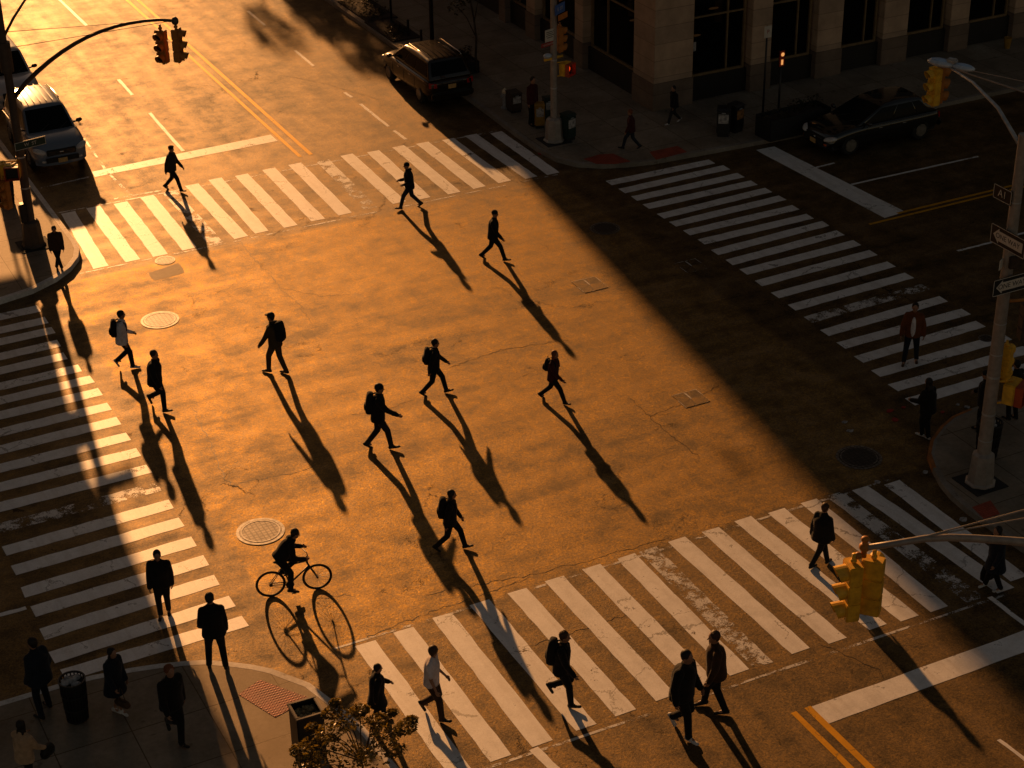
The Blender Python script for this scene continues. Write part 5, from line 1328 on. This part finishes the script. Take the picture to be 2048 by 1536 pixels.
sign(rp, (.0, -.21, 5.38), R(-90), 1.08, .42, 'sign_black', 'ONE WAY', .17, border='sign_white', name='one_way_sign', arrow=-1)
sign(rp, (-.24, -.05, 5.86), R(-60), .22, .24, 'sign_white', None, name='small_sign')
q = MB(); q.box((.04, -.20, 5.90), (.30, .10, .30), R(-20)); q.build('box', M['bark'], rp, bevel=.02)
sign(rp, (-.16, .26, 7.42), R(180), .6, .34, 'sign_black', 'A1', .24, border='sign_white', name='route_sign')
head3(rp, Vector((.34, .05, 3.60)), R(20), 'signal', .9)
head3(rp, Vector((.62, -.12, 4.70)), R(-20), 'darksteel', .9)  # dark colour on this signal head stands in for shade
q = MB(); q.tube([(0, 0, 4.85), (.62, -.12, 4.80)], .04, 8); q.tube([(0, 0, 2.8), (.34, .05, 2.74)], .035, 8); q.build('bracket', M['signal_dark'], rp, smooth=True)
pedbox(rp, (.50, -.14, 2.45), R(-62), arm=(0, 0, 0), hand=False).scale = (1.2, 1.2, 1.2)

# --- big yellow signal on the mast arm at the lower right; its pole stands on the near right sidewalk
Pd = Vector((26.95, 17.2, KH)); dp = empty('traffic_signal_pole', Pd, label='mast arm with a pair of large yellow signals hanging over the near crosswalk', cat='traffic signal')
pole(dp, 8.0, .16, .12, 'steel')
tip = G(1729, 1094, 6.0)-Pd
q = MB(); pts = []
ctl = [(1729, 1096, 6.0), (1790, 1087, 6.06), (1850, 1077, 6.13), (1900, 1075, 6.1), (1950, 1077, 6.0), (2010, 1081, 5.85), (2048, 1084, 5.75)]
t0_, t1_ = G(1729, 1096, 6.0), G(2048, 1084, 5.75)
for i, (x, y, z) in enumerate(ctl): pts.append(G(x, y, z)-Pd)
pts.append(Vector((0, 0, 5.0)))
q.tube(pts, [.055, .058, .062, .065, .07, .075, .08, .09], 14); q.build('mast_arm', M['steel'], dp, smooth=True)
for (x, y, z) in ((2048, 1020, 6.7), (2048, 1037, 6.6)):
    q = MB(); s_ = pts[2]+Vector((0, 0, .04)); w_ = G(x, y, z)-Pd; q.tube([s_, w_, w_+(w_-s_)*.9], .014, 8); q.build('guy_wire', M['steel'], dp)
q = MB(); q.tube([tip+Vector((0, 0, .20)), tip-Vector((0, 0, .20))], .05, 12); q.ellip(tip+Vector((0, 0, .16)), (.075, .075, .06), None, 12, 7); q.ellip(tip, (.10, .10, .09), None, 12, 7); q.ellip(tip-Vector((.12, 0, .14)), (.07, .07, .07), None, 12, 7); q.build('clamp', M['signal_dark'], dp, smooth=True)
head3(dp, tip+Vector((-.19, .02, -.27)), R(165), 'signal', 1.12); head3(dp, tip+Vector((.19, -.05, -.27)), R(40), 'signal', 1.12)

# --- signal hanging beyond the street lamp over the cross street
Pe = Vector((35.2, 31.0, KH)); ep = empty('traffic_signal_pole', Pe, label='yellow signal hanging behind the street lamp head over the cross street', cat='traffic signal')
pole(ep, 8.0, .16, .12, 'steel')
tp = G(1874, 127, 6.25)-Pe
q = MB(); q.tube([Vector((0, 0, 5.4)), Vector((0, 0, 5.4)).lerp(tp, .5)+Vector((0, 0, .35)), tp], [.06, .035, .025], 8); q.build('mast_arm', M['steel'], ep, smooth=True)
q = MB(); w_ = G(2048, 163, 6.9)-Pe; q.tube([tp, w_, w_+(w_-tp)*1.2], .012, 6); q.build('guy_wire', M['steel'], ep)
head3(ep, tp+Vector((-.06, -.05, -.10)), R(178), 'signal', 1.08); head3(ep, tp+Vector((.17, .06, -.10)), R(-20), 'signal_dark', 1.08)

# ------------------------------------------------------------------ bins, hydrant, news boxes, planters
def mesh_bin(P, label, r_=.30, h_=.92, rz=0):
    t_ = empty('litter_bin', P, rz, label, 'litter bin')
    q = MB()
    for i in range(22):
        a = 2*math.pi*i/22; q.tube([(math.cos(a)*r_*.86, math.sin(a)*r_*.86, .04), (math.cos(a)*r_, math.sin(a)*r_, h_*.6), (math.cos(a)*r_*1.06, math.sin(a)*r_*1.06, h_)], .014, 6)
    for z, k in ((.05, .87), (h_*.35, .95), (h_*.68, 1.02), (h_, 1.07)):
        n = 28; rg = []
        for i in range(n+1):
            a = 2*math.pi*i/n; c = Vector((math.cos(a), math.sin(a), 0)); p = c*r_*k+Vector((0, 0, z)); rg.append([p+c*.016+Vector((0, 0, .02)), p+c*.016-Vector((0, 0, .02)), p-c*.008-Vector((0, 0, .02)), p-c*.008+Vector((0, 0, .02))])
        q.loft(rg, caps=False)
    q.build('basket', M['black'], t_)
    q = MB(); q.lathe([(r_*.80, .03), (r_*.95, h_*.93), (r_*.9, h_*.95), (.05, h_*.90)], (0, 0, 0), 20); q.build('liner', M['blackmatt'], t_, smooth=True)
    q = MB()
    for i in range(16):
        a = rnd.uniform(0, 6.28); rr_ = rnd.uniform(0, r_*.7); q.ellip((math.cos(a)*rr_, math.sin(a)*rr_, h_*.93+rnd.uniform(0, .07)), (rnd.uniform(.05, .11), rnd.uniform(.04, .09), rnd.uniform(.03, .06)), None, 7, 5)
    q.build('rubbish', M['poster'], t_)
    return t_
mesh_bin(G(156, 1437, KH), 'round slatted litter bin heaped with paper on the near left sidewalk', .24, .98)
mesh_bin(G(1972, 912, KH), 'round litter bin with posters beside the right hand pole', .28, .95)
mesh_bin(G(15, 408, KH), 'dark litter bin at the left edge beside the sunlit corner pole', .26, .9)
def square_bin(P, label, rz):
    t_ = empty('litter_bin', P, rz, label, 'litter bin'); a, h_ = .26, 1.12
    q = MB()
    for x, y, dx, dy in ((0, -a, 2*a, .03), (0, a, 2*a, .03), (-a, 0, .03, 2*a-.03), (a, 0, .03, 2*a-.03)): q.box((x, y, h_/2), (dx, dy, h_))
    q.build('body', M['black'], t_, bevel=.008)
    q = MB()
    for x, y, dx, dy in ((0, -a, 2*a+.07, .06), (0, a, 2*a+.07, .06), (-a, 0, .06, 2*a-.06), (a, 0, .06, 2*a-.06)): q.box((x, y, h_+.015), (dx, dy, .035))
    q.build('rim', M['darksteel'], t_, bevel=.01)
    q = MB(); q.box((0, 0, h_*.45), (2*a-.06, 2*a-.06, h_*.86))
    for i in range(40): q.ellip((rnd.uniform(-a*.8, a*.8), rnd.uniform(-a*.8, a*.8), h_*.89+rnd.uniform(0, .04)), (rnd.uniform(.03, .07), rnd.uniform(.03, .07), rnd.uniform(.02, .04)), None, 6, 4)
    q.build('rubbish', M['trash'], t_)
cb_ = G(612, 1420, 1.25); square_bin((cb_.x, cb_.y, KH), 'square black litter bin filled to the rim beside the golden shrub', R(-2))
def newsbox(P, label, rz, mat, w_=.42, d_=.40, h_=1.0, win='poster'):
    t_ = empty('news_box', P, rz, label, 'news box'); q = MB(); q.box((0, 0, h_*.55), (d_, w_, h_*.86)); q.build('body', M[mat], t_, bevel=.025)
    q = MB(); q.box((0, 0, .07), (d_*.85, w_*.85, .13)); q.build('pedestal', M['blackmatt'], t_)
    q = MB(); q.box((d_/2+.003, 0, h_*.68), (.012, w_*.76, h_*.34)); q.build('window', M[win], t_)
    q = MB(); q.box((d_/2+.02, 0, h_*.90), (.03, w_*.3, .03)); q.build('handle', M['galv'], t_)
    q = MB(); q.loft([[(-d_/2-.01, -w_/2-.01, h_*.98), (d_/2+.02, -w_/2-.01, h_*.98), (d_/2+.02, w_/2+.01, h_*.98), (-d_/2-.01, w_/2+.01, h_*.98)], [(-d_/2, -w_/2, h_*1.04), (d_/2-.08, -w_/2, h_*1.04), (d_/2-.08, w_/2, h_*1.04), (-d_/2, w_/2, h_*1.04)]]); q.build('top', M[mat], t_)
    return t_
newsbox(G(1079, 254, KH), 'mustard yellow news box left of the pale signal pole', R(-110), 'newsyellow', .34, .34, .86)
newsbox(G(1136, 279, KH), 'dark green news box right of the pale signal pole', R(-75), 'green', .42, .40, .94)
newsbox(G(1096, 238, KH), 'dark news box behind the yellow one on the far right corner', R(-100), 'green', .34, .34, .80)
newsbox(G(1028, 222, KH), 'brown box standing behind the fire hydrant', R(-90), 'bark', .42, .5, .72)
newsbox(G(1446, 270, KH), 'news box with white posters on the cross street sidewalk', R(-125), 'black', .46, .44, .98)
newsbox(G(1470, 262, KH), 'news box with orange posters beside the white postered one', R(-75), 'black', .44, .42, .98, 'poster2')
def hydrant(P):
    t_ = empty('fire_hydrant', P, 0, 'small grey fire hydrant with a cream cap behind the people carrier', 'fire hydrant')
    q = MB(); q.lathe([(.15, 0), (.15, .04), (.09, .06), (.085, .50), (.12, .52), (.12, .56), (.10, .58)], (0, 0, 0), 16); q.build('barrel', M['hydrant'], t_, smooth=True, angle=40)
    q = MB(); q.lathe([(.11, .58), (.10, .66), (.05, .71), (.025, .76)], (0, 0, 0), 16); q.build('cap', M['hydrant_cap'], t_, smooth=True)
    for a in (0, 90, 180):
        q = MB(); d = Vector((math.cos(R(a)), math.sin(R(a)), 0)); q.tube([d*.06+Vector((0, 0, .46)), d*.17+Vector((0, 0, .46))], .05, 10); q.build('nozzle', M['hydrant'], t_)
hydrant(G(1010, 216, KH))
def planter(P, label, rz, L_, W_, h_, plants=True, mat='blackmatt'):
    t_ = empty('planter', P, rz, label, 'planter')
    q = MB()
    for x, y, dx, dy in ((0, -W_/2, L_, .05), (0, W_/2, L_, .05), (-L_/2, 0, .05, W_-.05), (L_/2, 0, .05, W_-.05)): q.box((x, y, h_/2), (dx, dy, h_))
    q.build('box', M[mat], t_, bevel=.01)
    q = MB(); q.box((0, 0, h_*.42), (L_-.08, W_-.08, h_*.84)); q.build('soil', M['soil'], t_)
    if plants:
        q = MB(); leaf_cloud(q, [((x, rnd.uniform(-W_/4, W_/4), h_+.12), (.28, .22, .22)) for x in [L_*(i/5-.5)*.85 for i in range(6)]], 420, .05); tag(q.build('plants', M['leaf_dark'], t_, fix=False), kind='stuff')
def leaf_cloud(mb, blobs, n, size, up=0.0):
    for i in range(n):
        c, r_ = rnd.choice(blobs)
        while True:
            v = Vector((rnd.uniform(-1, 1), rnd.uniform(-1, 1), rnd.uniform(-1, 1)))
            if 0.15 < v.length < 1: break
        v = v.normalized()*(v.length**.45)
        p = Vector(c)+Vector((v.x*r_[0], v.y*r_[1], v.z*r_[2]))
        a = Vector((rnd.uniform(-1, 1), rnd.uniform(-1, 1), rnd.uniform(-.5, .5))).normalized(); b = a.cross(Vector((rnd.uniform(-1, 1), rnd.uniform(-1, 1), rnd.uniform(-1, 1)))).normalized()
        s = size*rnd.uniform(.6, 1.4)
        mb.quad(p-a*s, p+b*s*.45, p+a*s, p-b*s*.45)
planter(G(1585, 262, KH), 'long dark street planter beside the black hatchback', R(3), 2.6, .85, .75)
planter((28.95, 61.6, KH), 'low dark planter box at the foot of the thin tree by the people carrier', 0, .9, 1.4, .45)
def treepit(P, L_, W_, label):
    t_ = empty('tree_pit', P, 0, label, 'tree pit', 'tree pits along the far right kerb')
    q = MB(); q.box((0, 0, .02), (L_, W_, .06)); q.build('soil', M['soil'], t_, bevel=.01)
    q = MB(); leaf_cloud(q, [((rnd.uniform(-L_*.4, L_*.4), rnd.uniform(-W_*.4, W_*.4), .12), (.3, .3, .14)) for _ in range(9)], 700, .045); tag(q.build('ground_plants', M['leaf_dark'], t_, fix=False), kind='stuff')
a_ = G(785, 60, KH); treepit(a_, 1.25, 2.9, 'planted tree pit at the foot of the thin dark pole, nearer one'); a_ = G(735, 20, KH); treepit(a_, 1.35, 3.2, 'planted tree pit at the top edge of the far right kerb')
a_ = G(953, 146, KH); 
def bollard(P, label):
    t_ = empty('bollard', P, 0, label, 'bollard', 'bollards along the far right kerb'); q = MB(); q.lathe([(.07, 0), (.07, .02), (.05, .04), (.05, .62), (.055, .64)], (0, 0, 0), 14); q.build('post', M['black'], t_, smooth=True, angle=40)
    q = MB(); q.ellip((0, 0, .66), (.058, .058, .05), None, 12, 7); q.build('cap', M['black'], t_, smooth=True)
bollard(G(843, 93, KH), 'short black bollard just behind the people carrier roof'); bollard(G(817, 73, KH), 'short black bollard beside the nearer tree pit')

# thin posts
def post(P, h_, r_, label, name='sign_post', cat='post', top=None):
    t_ = empty(name, P, 0, label, cat); q = MB(); q.tube([(0, 0, 0), (0, 0, h_)], [r_, r_*.8], 12); q.build('pole', M['black'], t_, smooth=True)
    q = MB(); q.lathe([(r_*2.2, 0), (r_*2.2, .03), (r_*1.3, .12)], (0, 0, 0), 12); q.build('base', M['black'], t_)
    return t_
t_ = post(G(865, 104, KH), 7.5, .085, 'thick black lamp post beyond the people carrier', 'lamp_post', 'lamp post'); q = MB(); q.tube([(0, 0, 7.4), (-.8, 0, 7.7), (-1.8, 0, 7.6)], .04, 8); q.build('arm', M['black'], t_); q = MB(); q.ellip((-2.0, 0, 7.57), (.35, .14, .08), None, 12, 7); q.build('lamp_head', M['black'], t_)
t_ = post(G(783, 46, KH), 4.6, .05, 'thin black post standing in the nearer tree pit'); sign(t_, (0, -.06, 4.2), R(-90), .3, .45, 'sign_white', 'P', .2, 'red', name='sign')
t_ = post(G(1525, 237, KH), 3.4, .04, 'thin black post left of two by the long planter'); sign(t_, (0, -.05, 3.2), R(-90), .3, .42, 'sign_white', 'P', .2, 'red', name='sign')
t_ = post(G(1556, 234, KH), 1.9, .04, 'thin black post with a glowing red orange sign by the long planter')
q = MB(); q.box((0, -.02, 2.18), (.26, .06, .62)); o_ = q.build('sign', M['redbox'], t_, bevel=.04)
M['glow'] = simple('lit sign dot', (0.9, 0.5, 0.25), .5, emis=(1.0, .42, .12), es=.8)
q = MB(); q.ellip((.01, -.06, 2.33), (.07, .02, .07), None, 12, 7); q.box((.0, -.06, 2.05), (.07, .02, .18)); q.build('light', M['glow'], o_)

# ------------------------------------------------------------------ corner building
bd_ = empty('corner_building', (33.0, 54.1, KH), 0, 'limestone corner building with dark shop windows between square pillars', 'building')
BO = Vector((33.0, 54.1, KH)); HB = 26.0; LA, LBv = 47.4, 60.0       # facade A runs along +Y (avenue), facade B along +X
def bbox(mb, x0, x1, y0, y1, z0, z1): mb.box(((x0+x1)/2, (y0+y1)/2, (z0+z1)/2), (x1-x0, y1-y0, z1-z0))
q = MB(); bbox(q, 3.3, LBv, 3.3, LA, 0.0, HB-.3)
bbox(q, .30, LBv, .30, LA, 6.2, HB-.35); q.build('wall', M['stone'], bd_)
q = MB(); bbox(q, -.25, LBv+.2, -.25, LA+.2, HB-.3, HB+.4); bbox(q, -.12, LBv+.1, -.12, LA+.1, 5.9, 6.5); q.build('cornice', M['stone'], bd_)
q = MB(); bbox(q, .5, 3.3, .5, 3.3, 0, .03); bbox(q, .6, LBv, .6, 3.25, .02, .06); bbox(q, .6, 3.25, 3.3, LA, .02, .06); q.build('shop_floor', M['interior'], bd_)
pB = [(.15, 1.62), (4.12, 4.98), (7.02, 8.15), (10.05, 11.2), (13.25, 14.15)]; x = 16.4
while x < LBv-1: pB.append((x, x+1.1)); x += 3.15
pA = [(.0, 1.45), (5.2, 5.85), (9.1, 9.85), (11.7, 12.2)]; y = 15.2
while y < LA-1: pA.append((y, y+.8)); y += 3.5
def pillar(x0, x1, y0, y1):
    q = MB(); bbox(q, x0, x1, y0, y1, 1.02, 6.0); o = q.build('pillar', M['stone'], bd_, bevel=.015)
    q = MB(); bbox(q, x0-.03, x1+.03, y0-.03, y1+.03, 0, 1.02); q.build('plinth', M['plinth'], o, bevel=.012)
pillar(0, 1.62, 0, 1.45)
for a, b in pB[1:]: pillar(a, b, 0, .75)
for a, b in pA[1:]: pillar(0, .75, a, b)
def shop(axis, a, b):
    """window between pillars: axis 'B' along x, 'A' along y"""
    def bx(mb, s0, s1, d0, d1, z0, z1):
        if axis == 'B': bbox(mb, s0, s1, d0, d1, z0, z1)
        else: bbox(mb, d0, d1, s0, s1, z0, z1)
    q = MB(); bx(q, a+.02, b-.02, .22, .50, 0, .88); q.build('sill_panel', M['shopfront'], bd_)
    q = MB(); bx(q, a+.02, b-.02, .20, .48, 4.1, 5.88); q.build('fascia', M['shopfront'], bd_)
    f_ = MB()
    for s0, s1, z0, z1 in ((a+.10, b-.10, .88, .97), (a+.10, b-.10, 4.0, 4.1), (a+.10, a+.19, .97, 4.0), (b-.19, b-.10, .97, 4.0)): bx(f_, s0, s1, .30, .42, z0, z1)
    mm_ = a+(b-a)*.64; bx(f_, mm_, mm_+.06, .31, .41, .97, 4.0); bx(f_, a+.19, b-.19, .32, .40, 3.05, 3.11)
    fr_ = f_.build('window', M['frame'], bd_)
    lx_ = rnd.uniform(a+.5, b-.9); l_ = MB(); bx(l_, lx_, lx_+rnd.uniform(.12, .4), .9, 1.0, rnd.uniform(2.2, 3.3), 3.34); l_.build('shop_lamp_glow', M['added_glow'], bd_)  # faint glow added at random in each bay to lift the dark windows
    g_ = MB(); bx(g_, a+.19, b-.19, .38, .40, .97, 4.0); gl_ = g_.build('pane', M['shopglass'], fr_)
    # dim interior seen through the glass: a pale curtain strip, a counter and back wall
    w_ = MB(); bx(w_, b-.75, b-.45, .60, .66, .95, 3.6); w_.build('curtain', M['frame'], bd_)
    c_ = MB(); bx(c_, a+.3, b-.9, 1.5, 1.9, .05, .95); c_.build('counter', M['interior'], bd_, bevel=.02)
M['added_glow'] = simple('added dim window glow', (.3, .15, .06), .6, emis=(1.0, .42, .14), es=.06)
M['shopglass'], t__, b__ = newmat('shop window glass'); b__.inputs['Base Color'].default_value = (.02, .02, .02, 1); b__.inputs['Roughness'].default_value = .04
b__.inputs['Transmission Weight'].default_value = .85; b__.inputs['IOR'].default_value = 1.2
for i in range(len(pB)-1): shop('B', pB[i][1], pB[i+1][0])
for i in range(len(pA)-1): shop('A', pA[i][1], pA[i+1][0])
for (px_, py_, z_, r_) in ((1438, 60, 2.9, .07), (1225, 75, 2.2, .06), (1562, 50, 3.0, .05)):
    p = G(px_, py_, KH+z_)-BO; q = MB(); q.ellip((0, 0, 0), (r_*2.2, r_, r_*.5), None, 10, 6)
M['warm_lamp'] = simple('lit shop lamp', (.9, .6, .3), .5, emis=(1.0, .45, .15), es=1.0)
for i, (x, y, z) in enumerate(((3.0, .9, 3.1), (6.1, 1.1, 2.9), (.95, 3.0, 2.4), (.95, 4.4, 2.9), (2.6, 1.4, 2.0))):
    q = MB(); q.ellip((x, y, z), (.10 if i % 2 else .22, .08, .035), None, 12, 7); q.build('shop_lamp_glow', M['warm_lamp'], bd_, smooth=True)
# a stool and table inside the first window
q = MB(); q.tube([(3.05, .85, .05), (3.05, .85, .92)], .04, 8); q.box((3.05, .85, .95), (.42, .36, .05)); tag(q.build('bar_table', M['bark'], loc=BO), 'small high table inside the first shop window', 'table')
q = MB(); q.box((0, 0, 0), (.22, .012, .34)); tag(q.build('paper_notice', M['poster'], loc=(33.0+1.85, 54.1+.36, KH+2.0)), 'pale paper notice at the left of the first shop window', 'notice')
q = MB(); q.lathe([(.10, 0), (.16, .42), (.14, .42), (.09, .05)], (0, 0, 0), 14); tag(q.build('bucket', M['newsyellow'], loc=G(2014, 96, KH)), 'yellow bucket by the wall at the upper right', 'bucket')
# upper windows on both facades
for lv in range(5):
    z0 = 7.6+3.6*lv
    for (a, b) in [(p_[1]+.35, pB[i+1][0]-.35) for i, p_ in enumerate(pB[:9])]:
        q = MB(); bbox(q, a, b, .24, .29, z0, z0+2.1); f_ = q.build('window', M['frame'], bd_); q = MB(); bbox(q, a+.08, b-.08, .215, .235, z0+.08, z0+2.02); q.build('pane', M['glass'], f_)

# ------------------------------------------------------------------ trees
def tree(P, label, h_, crown, nleaf, lsize, mat, tr=.07, group=None, name='street_tree', multi=False):
    t_ = empty(name, P, 0, label, 'tree', group); q = MB(); tips = []
    top = Vector((rnd.uniform(-.2, .2), rnd.uniform(-.2, .2), h_*.92))
    n = 7; pts = [Vector((rnd.uniform(-.05, .05)*i, rnd.uniform(-.05, .05)*i, h_*.92*i/n)) for i in range(n+1)]
    q.tube(pts, [tr*(1-.8*i/n) for i in range(n+1)], 8)
    for (c, r_) in crown:
        k = max(2, min(n-1, int((c[2]/h_)*n*.7)))
        a = pts[k]; b = Vector(c); m_ = a.lerp(b, .5)+Vector((0, 0, .12*h_*.3))
        q.tube([a, m_, b], [tr*.45, tr*.3, tr*.12], 6)
        for j in range(6):
            v = Vector((rnd.uniform(-1, 1)*r_[0], rnd.uniform(-1, 1)*r_[1], rnd.uniform(-.8, 1)*r_[2])); q.tube([m_.lerp(b, rnd.uniform(.3, 1)), b+v*.85], [tr*.16, tr*.05], 4)
    q.build('trunk', M['bark'], t_, smooth=True)
    l_ = MB(); leaf_cloud(l_, crown, nleaf, lsize); l_.build('crown', M[mat], t_, fix=False)
    return t_
# golden young tree in the bottom foreground
cr = []
TB = Vector((9.35, 24.9, KH))
for (px_, py_, z_, r_) in ((600, 1500, 2.4, .2), (625, 1455, 2.5, .12), (822, 1440, 2.6, .13), (785, 1425, 2.6, .1), (670, 1405, 2.8, .11), (660, 1465, 2.6, .3), (755, 1440, 2.6, .2), (700, 1440, 2.75, .34), (640, 1490, 2.5, .36), (770, 1470, 2.6, .30), (810, 1455, 2.6, .22), (690, 1510, 2.4, .40), (745, 1515, 2.4, .36), (615, 1530, 2.3, .28), (665, 1425, 2.7, .20), (720, 1420, 2.8, .18), (790, 1500, 2.4, .22), (640, 1560, 2.1, .5), (740, 1580, 2.0, .5)):
    p = G(px_, py_, z_)-TB; cr.append(((p.x, p.y, p.z), (r_*1.0, r_*.85, r_*.42)))
tree(TB, 'young tree with golden autumn leaves in front of the square litter bin', 2.7, cr, 4300, .040, 'leaf_gold', .035, name='young_tree')
# thin bare-ish tree on the far right sidewalk
P_ = G(953, 146, KH); tree(P_, 'thin street tree with a few dark leaves on the far right sidewalk', 5.2, [((-.3, .1, 3.2), (.6, .6, .5)), ((.5, .2, 3.5), (.5, .5, .5)), ((-.1, 0, 4.4), (1.1, 1.0, .7)), ((-.6, .3, 2.6), (.35, .3, .3))], 420, .07, 'leaf_dark', .055, group='street trees on the far right sidewalk')
TL_ = iter(('nearest leafy street tree up the far right sidewalk, mostly out of view', 'taller leafy street tree further up the far right sidewalk', 'small leafy street tree between the others up the far right sidewalk'))
for (x, y, s_) in ((31.3, 93.0, .95), (30.4, 101.0, 1.1)):
    c = [((rnd.uniform(-1.6, 1.6)*s_, rnd.uniform(-1.6, 1.6)*s_, rnd.uniform(4.4, 7.2)*s_), (rnd.uniform(.6, 1.2)*s_,)*2+(rnd.uniform(.4, .8)*s_,)) for _ in range(11)]
    tree(Vector((x, y, KH)), next(TL_), 7.4*s_, c, 1500, .16, 'leaf_dark', .14, group='street trees on the far right sidewalk')
# scaffold with netting over the far left sidewalk (added out of view to cast the soft shadow over the left crosswalk)
sc_o = empty('added_shade_scaffold', (7.4, 63.2, KH), 0, 'added netted scaffold out of view, shading the left crosswalk', 'scaffold')
q = MB(); pf_ = [(-5.5, 3.1), (3.95, 3.1), (3.95, 5.6), (4.35, 6.0), (4.9, 7.6), (5.5, 9.6), (5.6, 12.8), (-5.5, 12.8)]  # outline flares towards the top to widen the cast shadow
q.loft([[(x, -1.0, z) for x, z in pf_], [(x, 1.0, z) for x, z in pf_]]); q.build('netting', M['netting'], sc_o)
for x in (-5.4, -2.4, .8, 3.85):
    for y in (-.95, .95):
        q = MB(); q.tube([(x, y, 0), (x, y, 3.1)], .05, 8); q.build('leg', M['darksteel'], sc_o)

# brick block added out of view on the far left corner to screen the sky
lb_ = empty('sky_screen_block', (4.6, 56.5, KH), 0, 'added brick block out of view at the far left, screening the sky', 'building')
M['brick'] = mat_stone('brown brick', (0.16, 0.08, 0.05))
q = MB(); bbox(q, -34, 0, 0, 95, 0, 22); q.build('wall', M['brick'], lb_)
q = MB(); bbox(q, -34.3, .3, -.3, 95.3, 22, 22.7); q.build('cornice', M['stone'], lb_)
for lv in range(5):
    for k_ in range(8):
        q = MB(); bbox(q, -.01, .06, 2+3.2*k_, 3.6+3.2*k_, 2.0+4*lv, 4.2+4*lv); f_ = q.build('window', M['frame'], lb_); q = MB(); bbox(q, .05, .08, 2.1+3.2*k_, 3.5+3.2*k_, 2.1+4*lv, 4.1+4*lv); q.build('pane', M['glass'], f_)
